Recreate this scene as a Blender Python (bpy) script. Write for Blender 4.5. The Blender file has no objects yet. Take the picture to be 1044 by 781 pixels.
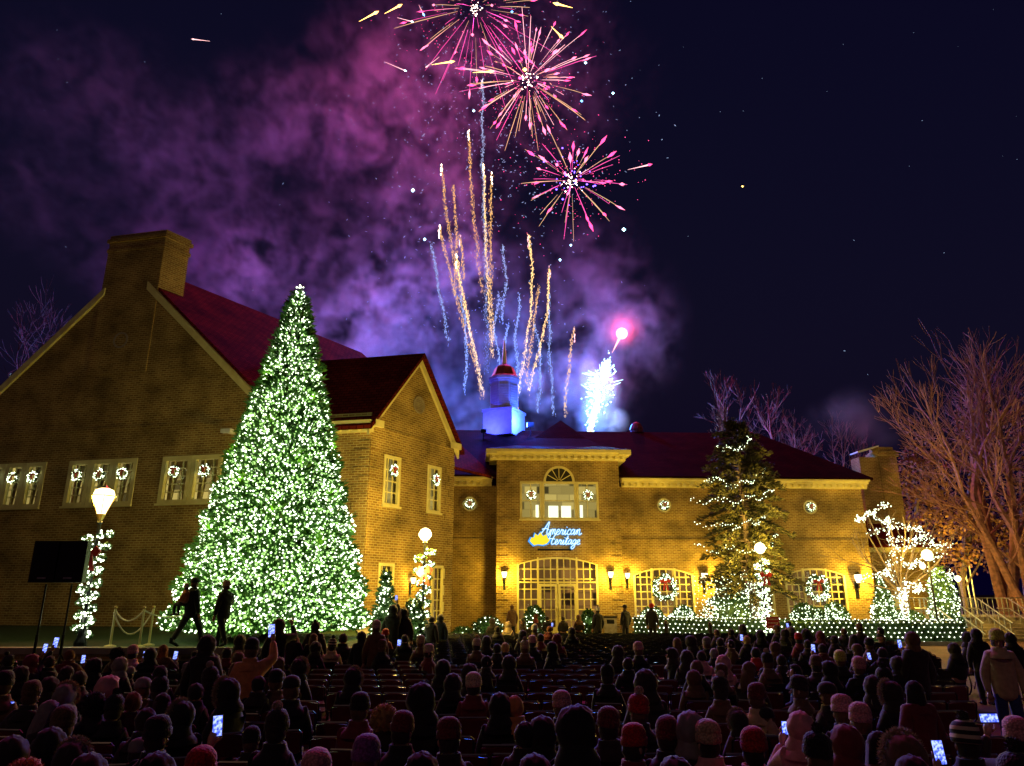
import bpy, bmesh, math, random
from mathutils import Vector, Matrix, noise
R = math.radians
random.seed(7)
sc = bpy.context.scene
col = sc.collection

# ---------------------------------------------------------------- camera
FPX, PITCH, CAMZ = 728.0, math.atan(213 / 728), 2.45
cam_d = bpy.data.cameras.new('camera')
cam_d.sensor_width = 36; cam_d.lens = FPX / 1044 * 36; cam_d.clip_end = 2000; cam_d.clip_start = .05
cam = bpy.data.objects.new('camera', cam_d); col.objects.link(cam)
cam.location = (0, 0, CAMZ); cam.rotation_euler = (math.pi / 2 + PITCH, 0, 0)
sc.camera = cam

# ---------------------------------------------------------------- night sky, warm fill, exposure
w = bpy.data.worlds.new('World'); sc.world = w; w.use_nodes = True
nt = w.node_tree; bgn = nt.nodes['Background']
sky = nt.nodes.new('ShaderNodeTexSky'); sky.sky_type = 'NISHITA'; sky.sun_disc = False
sky.sun_elevation = R(-3); sky.sun_rotation = R(160)
mx = nt.nodes.new('ShaderNodeMix'); mx.data_type = 'RGBA'; mx.blend_type = 'ADD'
mx.inputs[0].default_value = 1
nt.links.new(sky.outputs[0], mx.inputs[6]); mx.inputs[7].default_value = (.016, .006, .17, 1)
nt.links.new(mx.outputs[2], bgn.inputs[0]); bgn.inputs[1].default_value = .05
sun_d = bpy.data.lights.new('warm_fill', 'SUN'); sun_d.energy = .06; sun_d.angle = R(.5); sun_d.color = (1, .55, .30)
sun = bpy.data.objects.new('warm_fill', sun_d); col.objects.link(sun); sun.rotation_euler = (R(48), 0, R(-35))  # no moon here: warm fill added behind the camera to light the crowd's backs
sc.view_settings.view_transform = 'Standard'; sc.view_settings.look = 'None'
sc.view_settings.gamma = 1; sc.view_settings.exposure = 0.35; sc.view_settings.use_curve_mapping = False
cy = sc.cycles
cy.use_denoising = True
try: cy.denoiser = 'OPENIMAGEDENOISE'
except Exception: pass
cy.max_bounces = 4; cy.diffuse_bounces = 2; cy.glossy_bounces = 2; cy.transmission_bounces = 2
cy.transparent_max_bounces = 8; cy.volume_bounces = 0
cy.sample_clamp_indirect = 2.0; cy.sample_clamp_direct = 0
cy.volume_step_rate = 1.5; cy.volume_max_steps = 96
cy.use_light_tree = True; cy.caustics_reflective = False; cy.caustics_refractive = False

# ---------------------------------------------------------------- pixel helpers
CR, CU, CF = Vector((1, 0, 0)), Vector((0, -math.sin(PITCH), math.cos(PITCH))), Vector((0, math.cos(PITCH), math.sin(PITCH)))
CAM = Vector((0, 0, CAMZ))
def ray(px, py): return CR * ((px - 522) / FPX) + CU * ((390.5 - py) / FPX) + CF
def atY(px, py, Y):
    d = ray(px, py); return CAM + d * (Y / d.y)
def atZ(px, py, z):
    d = ray(px, py); return CAM + d * ((z - CAMZ) / d.z)
def onplane(px, py, p0, n):
    d = ray(px, py); return CAM + d * ((p0 - CAM).dot(n) / d.dot(n))

# ---------------------------------------------------------------- mesh helpers
WL = {}
ICO_V = []; ICO_F = []
def _ico():
    t = (1 + 5 ** .5) / 2; s = 1 / math.sqrt(1 + t * t)
    for a in ((-1, t, 0), (1, t, 0), (-1, -t, 0), (1, -t, 0), (0, -1, t), (0, 1, t), (0, -1, -t), (0, 1, -t), (t, 0, -1), (t, 0, 1), (-t, 0, -1), (-t, 0, 1)):
        ICO_V.append(Vector(a) * s)
    ICO_F.extend([(0, 11, 5), (0, 5, 1), (0, 1, 7), (0, 7, 10), (0, 10, 11), (1, 5, 9), (5, 11, 4), (11, 10, 2), (10, 7, 6), (7, 1, 8),
                  (3, 9, 4), (3, 4, 2), (3, 2, 6), (3, 6, 8), (3, 8, 9), (4, 9, 5), (2, 4, 11), (6, 2, 10), (8, 6, 7), (9, 8, 1)])
_ico()
OCT_V = [Vector(a) for a in ((1, 0, 0), (-1, 0, 0), (0, 1, 0), (0, -1, 0), (0, 0, 1), (0, 0, -1))]
OCT_F = [(4, 0, 2), (4, 2, 1), (4, 1, 3), (4, 3, 0), (5, 2, 0), (5, 1, 2), (5, 3, 1), (5, 0, 3)]
def frame_of(d):
    d = d.normalized()
    a = Vector((0, 0, 1)) if abs(d.z) < .9 else Vector((1, 0, 0))
    x = d.cross(a).normalized(); return x, x.cross(d).normalized()

class MB:
    def __init__(s): s.v = []; s.f = []; s.m = []
    def add(s, vs, fs, m=0):
        b = len(s.v); s.v.extend(vs)
        for f in fs: s.f.append(tuple(i + b for i in f)); s.m.append(m)
        return s
    def box(s, x0, x1, y0, y1, z0, z1, m=0, T=None):
        vs = [Vector((x, y, z)) for z in (z0, z1) for y in (y0, y1) for x in (x0, x1)]
        if T: vs = [T(*v) for v in vs]
        return s.add(vs, [(0, 2, 3, 1), (4, 5, 7, 6), (0, 1, 5, 4), (2, 6, 7, 3), (0, 4, 6, 2), (1, 3, 7, 5)], m)
    def tube(s, pts, rad, n=6, m=0, cap=True):
        pts = [Vector(p) for p in pts]
        if not hasattr(rad, '__len__'): rad = [rad] * len(pts)
        vs = []; fs = []
        x = None
        for i, p in enumerate(pts):
            d = (pts[min(i + 1, len(pts) - 1)] - pts[max(i - 1, 0)])
            if d.length < 1e-9: d = Vector((0, 0, 1))
            d.normalize()
            if x is None: x, _ = frame_of(d)
            else:
                x = (x - d * x.dot(d))
                x = x.normalized() if x.length > 1e-6 else frame_of(d)[0]
            y = d.cross(x)
            for k in range(n):
                a = 2 * math.pi * k / n; vs.append(p + (x * math.cos(a) + y * math.sin(a)) * rad[i])
        for i in range(len(pts) - 1):
            for k in range(n):
                a, b = i * n + k, i * n + (k + 1) % n; fs.append((a, b, b + n, a + n))
        if cap:
            fs.append(tuple(range(n - 1, -1, -1))); fs.append(tuple(range((len(pts) - 1) * n, len(pts) * n)))
        return s.add(vs, fs, m)
    def ico(s, c, r, m=0):
        c = Vector(c); return s.add([c + a * r for a in ICO_V], ICO_F, m)
    def octa(s, c, r, m=0, el=None):
        c = Vector(c)
        if el is None: return s.add([c + a * r for a in OCT_V], OCT_F, m)
        d, l = el; x, y = frame_of(d)
        return s.add([c + (x * a.x + y * a.y) * r + d.normalized() * a.z * l for a in OCT_V], OCT_F, m)
    def lathe(s, prof, n=16, c=(0, 0, 0), m=0, mod=None, sx=1, sy=1):
        c = Vector(c); vs = []; fs = []
        for j, (r, z) in enumerate(prof):
            for k in range(n):
                a = 2 * math.pi * k / n
                rr = r * (mod(a, z) if mod else 1)
                vs.append(c + Vector((rr * math.cos(a) * sx, rr * math.sin(a) * sy, z)))
        for j in range(len(prof) - 1):
            for k in range(n):
                a, b = j * n + k, j * n + (k + 1) % n; fs.append((a, b, b + n, a + n))
        fs.append(tuple(range(n - 1, -1, -1))); fs.append(tuple(range((len(prof) - 1) * n, len(prof) * n)))
        return s.add(vs, fs, m)
    def poly(s, pts, m=0): return s.add([Vector(p) for p in pts], [tuple(range(len(pts)))], m)
    def slab(s, pts, d, m=0):
        "closed slab: polygon pts, extruded by vector d"
        pts = [Vector(p) for p in pts]; d = Vector(d); n = len(pts)
        fs = [tuple(range(n)), tuple(range(2 * n - 1, n - 1, -1))] + [(i, i + n, (i + 1) % n + n, (i + 1) % n) for i in range(n)]
        return s.add(pts + [p + d for p in pts], fs, m)
    def build(s, name, mats, parent=None, smooth=False, uv=False, local=False):
        off = Vector((0, 0, 0))
        if parent is not None and not local: off = WL.get(parent.name, off)
        me = bpy.data.meshes.new(name)
        me.from_pydata([tuple(v - off) for v in s.v] if off.length else [tuple(v) for v in s.v], [], s.f)
        if not isinstance(mats, (list, tuple)): mats = [mats]
        for m_ in mats: me.materials.append(m_)
        if len(mats) > 1: me.polygons.foreach_set('material_index', s.m)
        if smooth: me.polygons.foreach_set('use_smooth', [True] * len(me.polygons))
        if uv:
            ul = me.uv_layers.new(name='m')
            for p in me.polygons:
                n = p.normal
                t = Vector((-n.y, n.x, 0))
                if t.length < .05: t = Vector((1, 0, 0)); b = Vector((0, 1, 0))
                else: t.normalize(); b = n.cross(t)
                if b.z < 0: b = -b
                for li in p.loop_indices:
                    co = me.vertices[me.loops[li].vertex_index].co + off
                    ul.data[li].uv = (co.dot(t), co.dot(b))
        me.update()
        o = bpy.data.objects.new(name, me); col.objects.link(o)
        if parent is not None: o.parent = parent; WL[o.name] = off
        return o

def tag(o, label=None, cat=None, group=None, kind=None):
    if label: o['label'] = label
    if cat: o['category'] = cat
    if group: o['group'] = group
    if kind: o['kind'] = kind
    return o
def thing(name, label, cat, loc=(0, 0, 0), rz=0, group=None):
    o = bpy.data.objects.new(name, None); col.objects.link(o); o.empty_display_size = .2
    o.location = loc; o.rotation_euler = (0, 0, rz); WL[o.name] = Vector(loc)
    return tag(o, label, cat, group)
def copy_thing(root, loc, rz=0, label=None, group=None, scale=None):
    r = root.copy(); col.objects.link(r); r.location = loc; r.rotation_euler = (0, 0, rz)
    if scale: r.scale = (scale,) * 3
    if label: r['label'] = label
    if group: r['group'] = group
    WL[r.name] = Vector(loc)
    for ch in list(root.children):
        c = ch.copy(); col.objects.link(c); c.parent = r
        for g in ch.children:
            d = g.copy(); col.objects.link(d); d.parent = c
    return r
def lamp(loc, color, W, rad=.1, parent=None, name='lamp_light'):
    d = bpy.data.lights.new(name, 'POINT'); d.energy = W; d.color = color; d.shadow_soft_size = rad
    o = bpy.data.objects.new(name, d); col.objects.link(o)
    if parent is not None: o.parent = parent; o.location = Vector(loc) - WL.get(parent.name, Vector((0, 0, 0)))
    else: o.location = loc
    return o

# ---------------------------------------------------------------- materials
def newmat(name):
    m = bpy.data.materials.new(name); m.use_nodes = True
    return m, m.node_tree, m.node_tree.nodes['Principled BSDF']
def mat(name, c, rough=.7, c2=None, scale=4, bump=0, metal=0, spec=.3, detail=3, coord='Object', sheen=0, trans=0):
    m, nt, b = newmat(name)
    b.inputs['Roughness'].default_value = rough; b.inputs['Metallic'].default_value = metal
    b.inputs['Specular IOR Level'].default_value = spec
    if sheen: b.inputs['Sheen Weight'].default_value = sheen
    c2 = c2 or tuple(x * .75 for x in c)
    tc = nt.nodes.new('ShaderNodeTexCoord'); n = nt.nodes.new('ShaderNodeTexNoise')
    n.inputs['Scale'].default_value = scale; n.inputs['Detail'].default_value = detail
    nt.links.new(tc.outputs[coord], n.inputs['Vector'])
    r = nt.nodes.new('ShaderNodeValToRGB'); r.color_ramp.elements[0].position = .35; r.color_ramp.elements[1].position = .65
    r.color_ramp.elements[0].color = (*c2, 1); r.color_ramp.elements[1].color = (*c, 1)
    nt.links.new(n.outputs['Fac'], r.inputs[0]); nt.links.new(r.outputs[0], b.inputs['Base Color'])
    if bump:
        bp = nt.nodes.new('ShaderNodeBump'); bp.inputs['Strength'].default_value = bump; bp.inputs['Distance'].default_value = .02
        nt.links.new(n.outputs['Fac'], bp.inputs['Height']); nt.links.new(bp.outputs[0], b.inputs['Normal'])
    return m
def emat(name, c, s, sample=False, c2=None, scale=3):
    m, nt, b = newmat(name)
    b.inputs['Base Color'].default_value = (*[min(1, x * .02) for x in c], 1); b.inputs['Specular IOR Level'].default_value = .1
    b.inputs['Emission Color'].default_value = (*c, 1); b.inputs['Emission Strength'].default_value = s
    if c2:
        tc = nt.nodes.new('ShaderNodeTexCoord'); n = nt.nodes.new('ShaderNodeTexNoise'); n.inputs['Scale'].default_value = scale
        nt.links.new(tc.outputs['Object'], n.inputs['Vector'])
        r = nt.nodes.new('ShaderNodeValToRGB'); r.color_ramp.elements[0].position = .4; r.color_ramp.elements[1].position = .6
        r.color_ramp.elements[0].color = (*c, 1); r.color_ramp.elements[1].color = (*c2, 1)
        nt.links.new(n.outputs['Fac'], r.inputs[0]); nt.links.new(r.outputs[0], b.inputs['Emission Color'])
    if not sample:
        m.cycles.emission_sampling = 'NONE'
    return m
def roommat(name, c1, c2, bw, bh, s):
    "what shows of a lit room through the glass: shelves, doorways, blinds"
    m, nt, b = newmat(name); b.inputs['Base Color'].default_value = (.05, .04, .03, 1)
    tc = nt.nodes.new('ShaderNodeTexCoord'); t = nt.nodes.new('ShaderNodeTexBrick'); t.offset = .37
    t.inputs['Color1'].default_value = (*c1, 1); t.inputs['Color2'].default_value = (*c2, 1); t.inputs['Mortar'].default_value = (*[x * .5 for x in c2], 1)
    t.inputs['Scale'].default_value = 1; t.inputs['Brick Width'].default_value = bw; t.inputs['Row Height'].default_value = bh; t.inputs['Mortar Size'].default_value = .03
    nt.links.new(tc.outputs['UV'], t.inputs['Vector']); nt.links.new(t.outputs['Color'], b.inputs['Emission Color']); b.inputs['Emission Strength'].default_value = s
    m.cycles.emission_sampling = 'NONE'; return m
def fabric(name, knit=False):
    "fabric whose colour is each garment's own colour"
    m, nt, b = newmat(name); b.inputs['Roughness'].default_value = .85; b.inputs['Specular IOR Level'].default_value = .15
    b.inputs['Sheen Weight'].default_value = .25
    oi = nt.nodes.new('ShaderNodeObjectInfo'); tc = nt.nodes.new('ShaderNodeTexCoord')
    if knit:
        n = nt.nodes.new('ShaderNodeTexVoronoi'); n.inputs['Scale'].default_value = 55; out = n.outputs['Distance']
    else:
        n = nt.nodes.new('ShaderNodeTexNoise'); n.inputs['Scale'].default_value = 14; n.inputs['Detail'].default_value = 5; out = n.outputs['Fac']
    nt.links.new(tc.outputs['Object'], n.inputs['Vector'])
    mr = nt.nodes.new('ShaderNodeMapRange'); mr.inputs['From Min'].default_value = .2; mr.inputs['From Max'].default_value = .8
    mr.inputs['To Min'].default_value = .65 if not knit else 1.15; mr.inputs['To Max'].default_value = 1.2 if not knit else .5
    nt.links.new(out, mr.inputs[0])
    v = nt.nodes.new('ShaderNodeVectorMath'); v.operation = 'SCALE'
    nt.links.new(oi.outputs['Color'], v.inputs[0]); nt.links.new(mr.outputs[0], v.inputs['Scale']); nt.links.new(v.outputs[0], b.inputs['Base Color'])
    bp = nt.nodes.new('ShaderNodeBump'); bp.inputs['Strength'].default_value = .5; bp.inputs['Distance'].default_value = .015
    nt.links.new(out, bp.inputs['Height']); nt.links.new(bp.outputs[0], b.inputs['Normal'])
    return m
def brick(name, c1, c2, mortar, sx=.23, sy=.082, ms=.012, soot=.5, uvn=True, offset=.5, spec=.2):
    m, nt, b = newmat(name); b.inputs['Roughness'].default_value = .85; b.inputs['Specular IOR Level'].default_value = spec
    tc = nt.nodes.new('ShaderNodeTexCoord'); t = nt.nodes.new('ShaderNodeTexBrick')
    t.offset = offset
    t.inputs['Color1'].default_value = (*c1, 1); t.inputs['Color2'].default_value = (*c2, 1); t.inputs['Mortar'].default_value = (*mortar, 1)
    t.inputs['Scale'].default_value = 1; t.inputs['Brick Width'].default_value = sx; t.inputs['Row Height'].default_value = sy
    t.inputs['Mortar Size'].default_value = ms; t.inputs['Mortar Smooth'].default_value = .3; t.inputs['Bias'].default_value = -.1
    nt.links.new(tc.outputs['UV'], t.inputs['Vector'])
    n = nt.nodes.new('ShaderNodeTexNoise'); n.inputs['Scale'].default_value = .7; n.inputs['Detail'].default_value = 6
    nt.links.new(tc.outputs['UV'], n.inputs['Vector'])
    mr = nt.nodes.new('ShaderNodeMapRange'); mr.inputs['From Min'].default_value = .3; mr.inputs['From Max'].default_value = .7
    mr.inputs['To Min'].default_value = 1 - soot; mr.inputs['To Max'].default_value = 1.15
    nt.links.new(n.outputs['Fac'], mr.inputs[0])
    v = nt.nodes.new('ShaderNodeVectorMath'); v.operation = 'SCALE'
    nt.links.new(t.outputs['Color'], v.inputs[0]); nt.links.new(mr.outputs[0], v.inputs['Scale']); nt.links.new(v.outputs[0], b.inputs['Base Color'])
    bp = nt.nodes.new('ShaderNodeBump'); bp.inputs['Strength'].default_value = .6; bp.inputs['Distance'].default_value = .01; bp.invert = True
    nt.links.new(t.outputs['Fac'], bp.inputs['Height']); nt.links.new(bp.outputs[0], b.inputs['Normal'])
    return m

M = dict(
    brick=brick('brick', (.40, .23, .065), (.22, .115, .03), (.52, .40, .16), .30, .105, .02, .55),
    paving=brick('paving_brick', (.15, .07, .045), (.10, .045, .03), (.07, .05, .04), .24, .12, .01, .5),
    shingle=brick('roof_shingle', (.17, .018, .010), (.10, .011, .006), (.035, .004, .002), .34, .2, .02, .5, spec=.02),
    darkshingle=brick('dark_roof_shingle', (.034, .008, .005), (.02, .005, .004), (.008, .002, .002), .34, .2, .02, .5, spec=.02),
    trim=mat('cream_trim', (.80, .70, .32), .5, (.68, .58, .26), 2),
    stone=mat('stone', (.35, .29, .22), .8, (.25, .2, .15), 3, .3),
    grass=mat('grass', (.030, .055, .014), .9, (.014, .03, .008), 8, .4),
    needles=mat('needles', (.07, .20, .025), .6, (.035, .11, .016), 5),
    pine=mat('pine_needles', (.085, .075, .026), .7, (.04, .04, .015), 3),
    shrub=mat('shrub_leaf', (.06, .12, .03), .6, (.03, .07, .02), 6),
    bark=mat('bark', (.22, .16, .13), .9, (.13, .09, .07), 9, .5),
    palebark=mat('pale_bark', (.36, .16, .14), .85, (.2, .09, .08), 5, .5),
    dryleaf=mat('dry_leaf', (.26, .13, .05), .8, (.15, .06, .02), 2),
    black=mat('black_metal', (.018, .018, .02), .35, (.012, .012, .013), 5, metal=.3),
    blackp=mat('black_plastic', (.015, .015, .017), .5, (.01, .01, .011), 8, .1),
    iron=mat('grey_metal', (.4, .38, .34), .35, (.3, .28, .25), 6, metal=.7),
    gold=mat('brass', (.6, .42, .15), .35, (.45, .3, .1), 6, metal=.8),
    rope=mat('white_rope', (.75, .7, .55), .8, (.6, .55, .42), 30, .5),
    bow=mat('red_ribbon', (.55, .02, .02), .5, (.4, .012, .015), 5, sheen=.3),
    skin=mat('skin', (.50, .28, .19), .5, (.42, .22, .15), 9),
    hair_b=mat('brown_hair', (.10, .05, .025), .5, (.05, .025, .012), 40, .5),
    fur=mat('fur', (.45, .33, .2), .9, (.3, .2, .12), 60, .8),
    fabric=fabric('coat_fabric'), knit=fabric('knit_wool', True),
    chairm=mat('chair_vinyl', (.13, .028, .026), .35, (.09, .02, .02), 5),
    chairb=mat('chair_black', (.02, .02, .022), .35, (.014, .014, .015), 5),
    whitep=mat('white_paint', (.75, .74, .72), .4, (.65, .64, .62), 3),
    copper=mat('red_copper', (.35, .08, .06), .45, (.25, .05, .04), 3),
    bulb=emat('tree_bulb', (.84, 1.0, .66), 4.5),
    bulbw=emat('white_bulb', (.95, 1.0, .78), 3.0),
    bulbhalo=emat('bulb_halo', (.46, .88, .22), 1.2),  # halo of the tree bulbs, put into extra glowing specks
    globe=emat('lamp_glass', (1, .74, .34), 4.5),
    lit=roommat('lit_room', (.012, .005, .003), (.42, .20, .045), 1.0, .8, .55), litdim=roommat('dim_room', (.03, .024, .008), (.55, .42, .11), .8, .5, .8),
    litpane=emat('bright_room', (.9, .95, .6), 1.3),
    screen=emat('phone_screen', (.03, .06, 1), 1.6, c2=(.35, .45, 1), scale=45),
    signblue=emat('sign_blue', (.06, .38, 1.0), .85), signyel=emat('sign_yellow', (1, .8, .03), .85),
    signwhite=emat('sign_white', (.7, .92, 1), 1.1),
    redsign=mat('red_sign', (.45, .03, .03), .5), signtext=mat('sign_lettering', (.75, .7, .6), .5),
)
def glass():
    m, nt, b = newmat('window_glass')
    tr = nt.nodes.new('ShaderNodeBsdfTransparent'); gl = nt.nodes.new('ShaderNodeBsdfGlossy'); gl.inputs['Roughness'].default_value = .03
    fr = nt.nodes.new('ShaderNodeFresnel'); fr.inputs['IOR'].default_value = 1.5
    mxx = nt.nodes.new('ShaderNodeMixShader'); nt.links.new(fr.outputs[0], mxx.inputs[0]); nt.links.new(tr.outputs[0], mxx.inputs[1]); nt.links.new(gl.outputs[0], mxx.inputs[2])
    nt.links.new(mxx.outputs[0], nt.nodes['Material Output'].inputs[0]); return m
M['glass'] = glass()
# ================================================================ ground
GROUND_Z = 0.0
LAWN_Z = 1.0
mb = MB(); mb.poly([(-400, -30, 0), (400, -30, 0), (400, 600, 0), (-400, 600, 0)])
tag(mb.build('ground', M['paving'], uv=True), kind='structure')

# ================================================================ left brick building (skewed plan)
LA, LS = R(12.5), R(31)                 # facade turn, direction of the sides
LU = Vector((math.cos(LA), -math.sin(LA), 0)); LV = Vector((math.sin(LS), math.cos(LS), 0)); LN = Vector((math.sin(LA), math.cos(LA), 0))
LP0 = Vector((*(atY(112, 600, 33).xy), 0))
def L(u, v, z): return LP0 + LU * u + LV * v + Vector((0, 0, z))
def Lf(px, py):
    p = onplane(px, py, LP0, LN); return (p - LP0).dot(LU), p.z
uC, zE = Lf(379, 428)                    # near corner, eave height
# end wall: from the near corner along LV
ES = L(uC, 0, 0); EN = Vector((math.cos(LS), -math.sin(LS), 0))
def E(u, d, z): return ES + LV * u - EN * d + Vector((0, 0, z))
def Ef(px, py):
    p = onplane(px, py, ES, EN); return (p - ES).dot(LV), p.z
eW = Ef(461, 560)[0]
def wallgrid(mb, P, u0, u1, z0, z1, holes, depth=.28, m=0):
    us = sorted({u0, u1, *[h[0] for h in holes], *[h[1] for h in holes]}); zs = sorted({z0, z1, *[h[2] for h in holes], *[h[3] for h in holes]})
    us = [a for a in us if u0 <= a <= u1]; zs = [a for a in zs if z0 <= a <= z1]
    for a, b in zip(us, us[1:]):
        for c, d in zip(zs, zs[1:]):
            cu, cz = (a + b) / 2, (c + d) / 2
            if any(h[0] < cu < h[1] and h[2] < cz < h[3] for h in holes): continue
            mb.poly([P(a, 0, c), P(b, 0, c), P(b, 0, d), P(a, 0, d)], m)
    for h in holes:
        a, b, c, d = h[:4]; a = max(a, u0)
        mb.poly([P(a, 0, c), P(a, depth, c), P(a, depth, d), P(a, 0, d)], m); mb.poly([P(b, 0, c), P(b, 0, d), P(b, depth, d), P(b, depth, c)], m)
        mb.poly([P(a, 0, c), P(b, 0, c), P(b, depth, c), P(a, depth, c)], m)
        rise = h[4] if len(h) > 4 else 0
        if not rise: mb.poly([P(a, 0, d), P(a, depth, d), P(b, depth, d), P(b, 0, d)], m)
        else:
            arc = arcpts(a, b, d - rise, rise)
            for p, q in zip(arc, arc[1:]):
                mb.poly([P(p[0], 0, p[1]), P(q[0], 0, q[1]), P(q[0], 0, d), P(p[0], 0, d)], m)
                mb.poly([P(p[0], 0, p[1]), P(p[0], depth, p[1]), P(q[0], depth, q[1]), P(q[0], 0, q[1])], m)
def arcpts(a, b, z, rise, n=16):
    w_ = (b - a) / 2; r = (w_ * w_ + rise * rise) / (2 * rise); c = z + rise - r; th = math.asin(min(1, w_ / r))
    if rise > w_ * .98: th = math.pi / 2
    return [((a + b) / 2 + r * math.sin(-th + 2 * th * i / n), c + r * math.cos(-th + 2 * th * i / n)) for i in range(n + 1)]
def window(parent, P, a, b, c, d, nx=3, nz=4, rise=0, fw=.12, room='litdim', rec=.12, mull=(), transom=None, bars=.03, curtain=False, roomd=.9):
    "timber window: frame > pane, glazing bars; room wall behind the glass"
    top = d - rise
    f = MB()
    pts = [(a, c), (b, c), (b, top)] + ([q for q in reversed(arcpts(a, b, top, rise))][1:-1] if rise else []) + [(a, top)]
    if not rise:
        for x0, x1, z0, z1 in ((a, b, c, c + fw), (a, b, d - fw, d), (a, a + fw, c + fw, d - fw), (b - fw, b, c + fw, d - fw)):
            f.box(x0, x1, -.03, rec, z0, z1, T=P)
    else:
        f.box(a, b, -.02, rec, c, c + fw, T=P); f.box(a, a + fw, -.02, rec, c + fw, top, T=P); f.box(b - fw, b, -.02, rec, c + fw, top, T=P)
        o_, i_ = arcpts(a, b, top, rise), arcpts(a + fw, b - fw, top, max(.05, rise - fw * .9))
        for (p, q), (r_, s_) in zip(zip(o_, o_[1:]), zip(i_, i_[1:])):
            vs = [P(x, y, z) for y in (-.02, rec) for (x, z) in (p, q, s_, r_)]
            f.add(vs, [(0, 1, 2, 3), (7, 6, 5, 4), (0, 4, 5, 1), (3, 2, 6, 7), (0, 3, 7, 4), (1, 5, 6, 2)])
    for u in mull: f.box(u - fw * .45, u + fw * .45, -.015, rec - .01, c + fw, (top + rise * .97 if rise else d - fw), T=P)
    if transom: f.box(a + fw, b - fw, -.01, rec - .015, transom - .04, transom + .04, T=P)
    f.box(a - .06, b + .06, -.10, -.032, c - .05, c + .04, T=P)
    fo = f.build('window', M['trim'], parent)
    g = MB(); g.poly([P(x, rec + .02, z) for x, z in pts]); g.build('pane', M['glass'], fo)
    mu = MB()
    def ztop(u):
        if not rise: return d - fw
        w_ = (b - a) / 2; r = (w_ * w_ + rise * rise) / (2 * rise); return top + rise - r + math.sqrt(max(0, r * r - (u - (a + b) / 2) ** 2)) - .03
    for i in range(1, nx):
        u = a + fw / 2 + (b - a - fw) * i / nx; mu.box(u - bars, u + bars, rec - .02, rec + .012, c + fw, ztop(u), T=P)
    for j in range(1, nz):
        z = c + fw + (d - c - fw * 2) * j / nz
        w0 = a + fw * .5; w1 = b - fw * .5
        if rise and z > top:
            k = math.sqrt(max(.02, 1 - ((z - top) / rise))); mid = (a + b) / 2; w0 = mid - (b - a) / 2 * k; w1 = mid + (b - a) / 2 * k
        mu.box(w0, w1, rec - .018, rec + .010, z - bars, z + bars, T=P)
    if mu.v: mu.build('glazing_bars', M['trim'], fo)
    r = MB(); r.poly([P(a - .6, roomd, c - .3), P(b + .6, roomd, c - .3), P(b + .6, roomd, d + .2), P(a - .6, roomd, d + .2)])
    r.build('room', M[room], fo, uv=True)
    if curtain:
        k = MB()
        for s_ in (0, 1):
            n = 10; prev = None
            for i in range(n + 1):
                t = i / n; top_u = t * (b - a) * .46; bot_u = t * (b - a) * .2
                uu = (a + fw + top_u) if s_ == 0 else (b - fw - top_u); ub = (a + fw + bot_u) if s_ == 0 else (b - fw - bot_u)
                dd = rec + .12 + .03 * math.sin(i * 2.4)
                cur = (P(uu, dd, d - fw), P((uu + ub) / 2 * .6 + ub * .4, dd, (c + d) / 2), P(ub, dd, c + fw))
                if prev: k.poly([prev[0], cur[0], cur[1], prev[1]]); k.poly([prev[1], cur[1], cur[2], prev[2]])
                prev = cur
        k.build('curtain', M['curtain'], fo)
    return fo
M['curtain'] = mat('curtain', (.7, .56, .22), .9, (.55, .42, .15), 6)
def cornice(mb, P, u0, u1, z0, out=.35, h=.5, dent=True, ends=True):
    mb.box(u0, u1, -out * .25, -.003, z0, z0 + h * .45, T=P)
    mb.box(u0 - .02, u1 + .02, -out * .7, -.003, z0 + h * .45, z0 + h * .7, T=P)
    mb.box(u0 - .06, u1 + .06, -out, -.003, z0 + h * .7, z0 + h, T=P)
    if dent:
        n = int((u1 - u0) / .42)
        for i in range(n):
            u = u0 + (i + .3) * (u1 - u0) / n; mb.box(u, u + .21, -out * .66, -out * .25 - .002, z0 + h * .12, z0 + h * .446, T=P)
def quoins(mb, P, u, s, z0, z1):
    z = z0; i = 0
    while z < z1 - .3:
        w_ = .7 if i % 2 else .45; a, b = sorted((u, u + s * w_)); mb.box(a, b, -.035, .002, z, z + .30, T=P); z += .38; i += 1

left = thing('brick_building', 'big brick building behind the lit tree, steep gable with broad chimney', 'building', L(0, 0, 0))
LG = .95
LP = lambda u, d, z: L(u, d, z)
apexu, apexz = Lf(135, 270)
reu, _ = Lf(292, 428)
half = reu - apexu; gl = apexu - half
# windows of the gable wall (pixels of sash groups)
grp = []
for (x0, y0, x1, y1, n) in ((-12, 474, 48, 519, 3), (72, 468, 141, 516, 3), (167, 463, 228, 513, 2)):
    a, z1 = Lf(x0, y0); b, z1b = Lf(x1, y0); _, z0 = Lf(x0, y1); grp.append((a, b, Lf((x0 + x1) / 2, y1)[1], Lf((x0 + x1) / 2, y0)[1], n))
zs0 = sum(g[2] for g in grp) / 3; zs1 = sum(g[3] for g in grp) / 3
grp = [(g[0], g[1], zs0, zs1, g[4]) for g in grp]
wb = MB()
wallgrid(wb, LP, gl, uC, 0, zE, [g[:4] for g in grp])
wb.poly([L(gl, 0, zE), L(reu, 0, zE), L(apexu, 0, apexz)])
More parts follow.
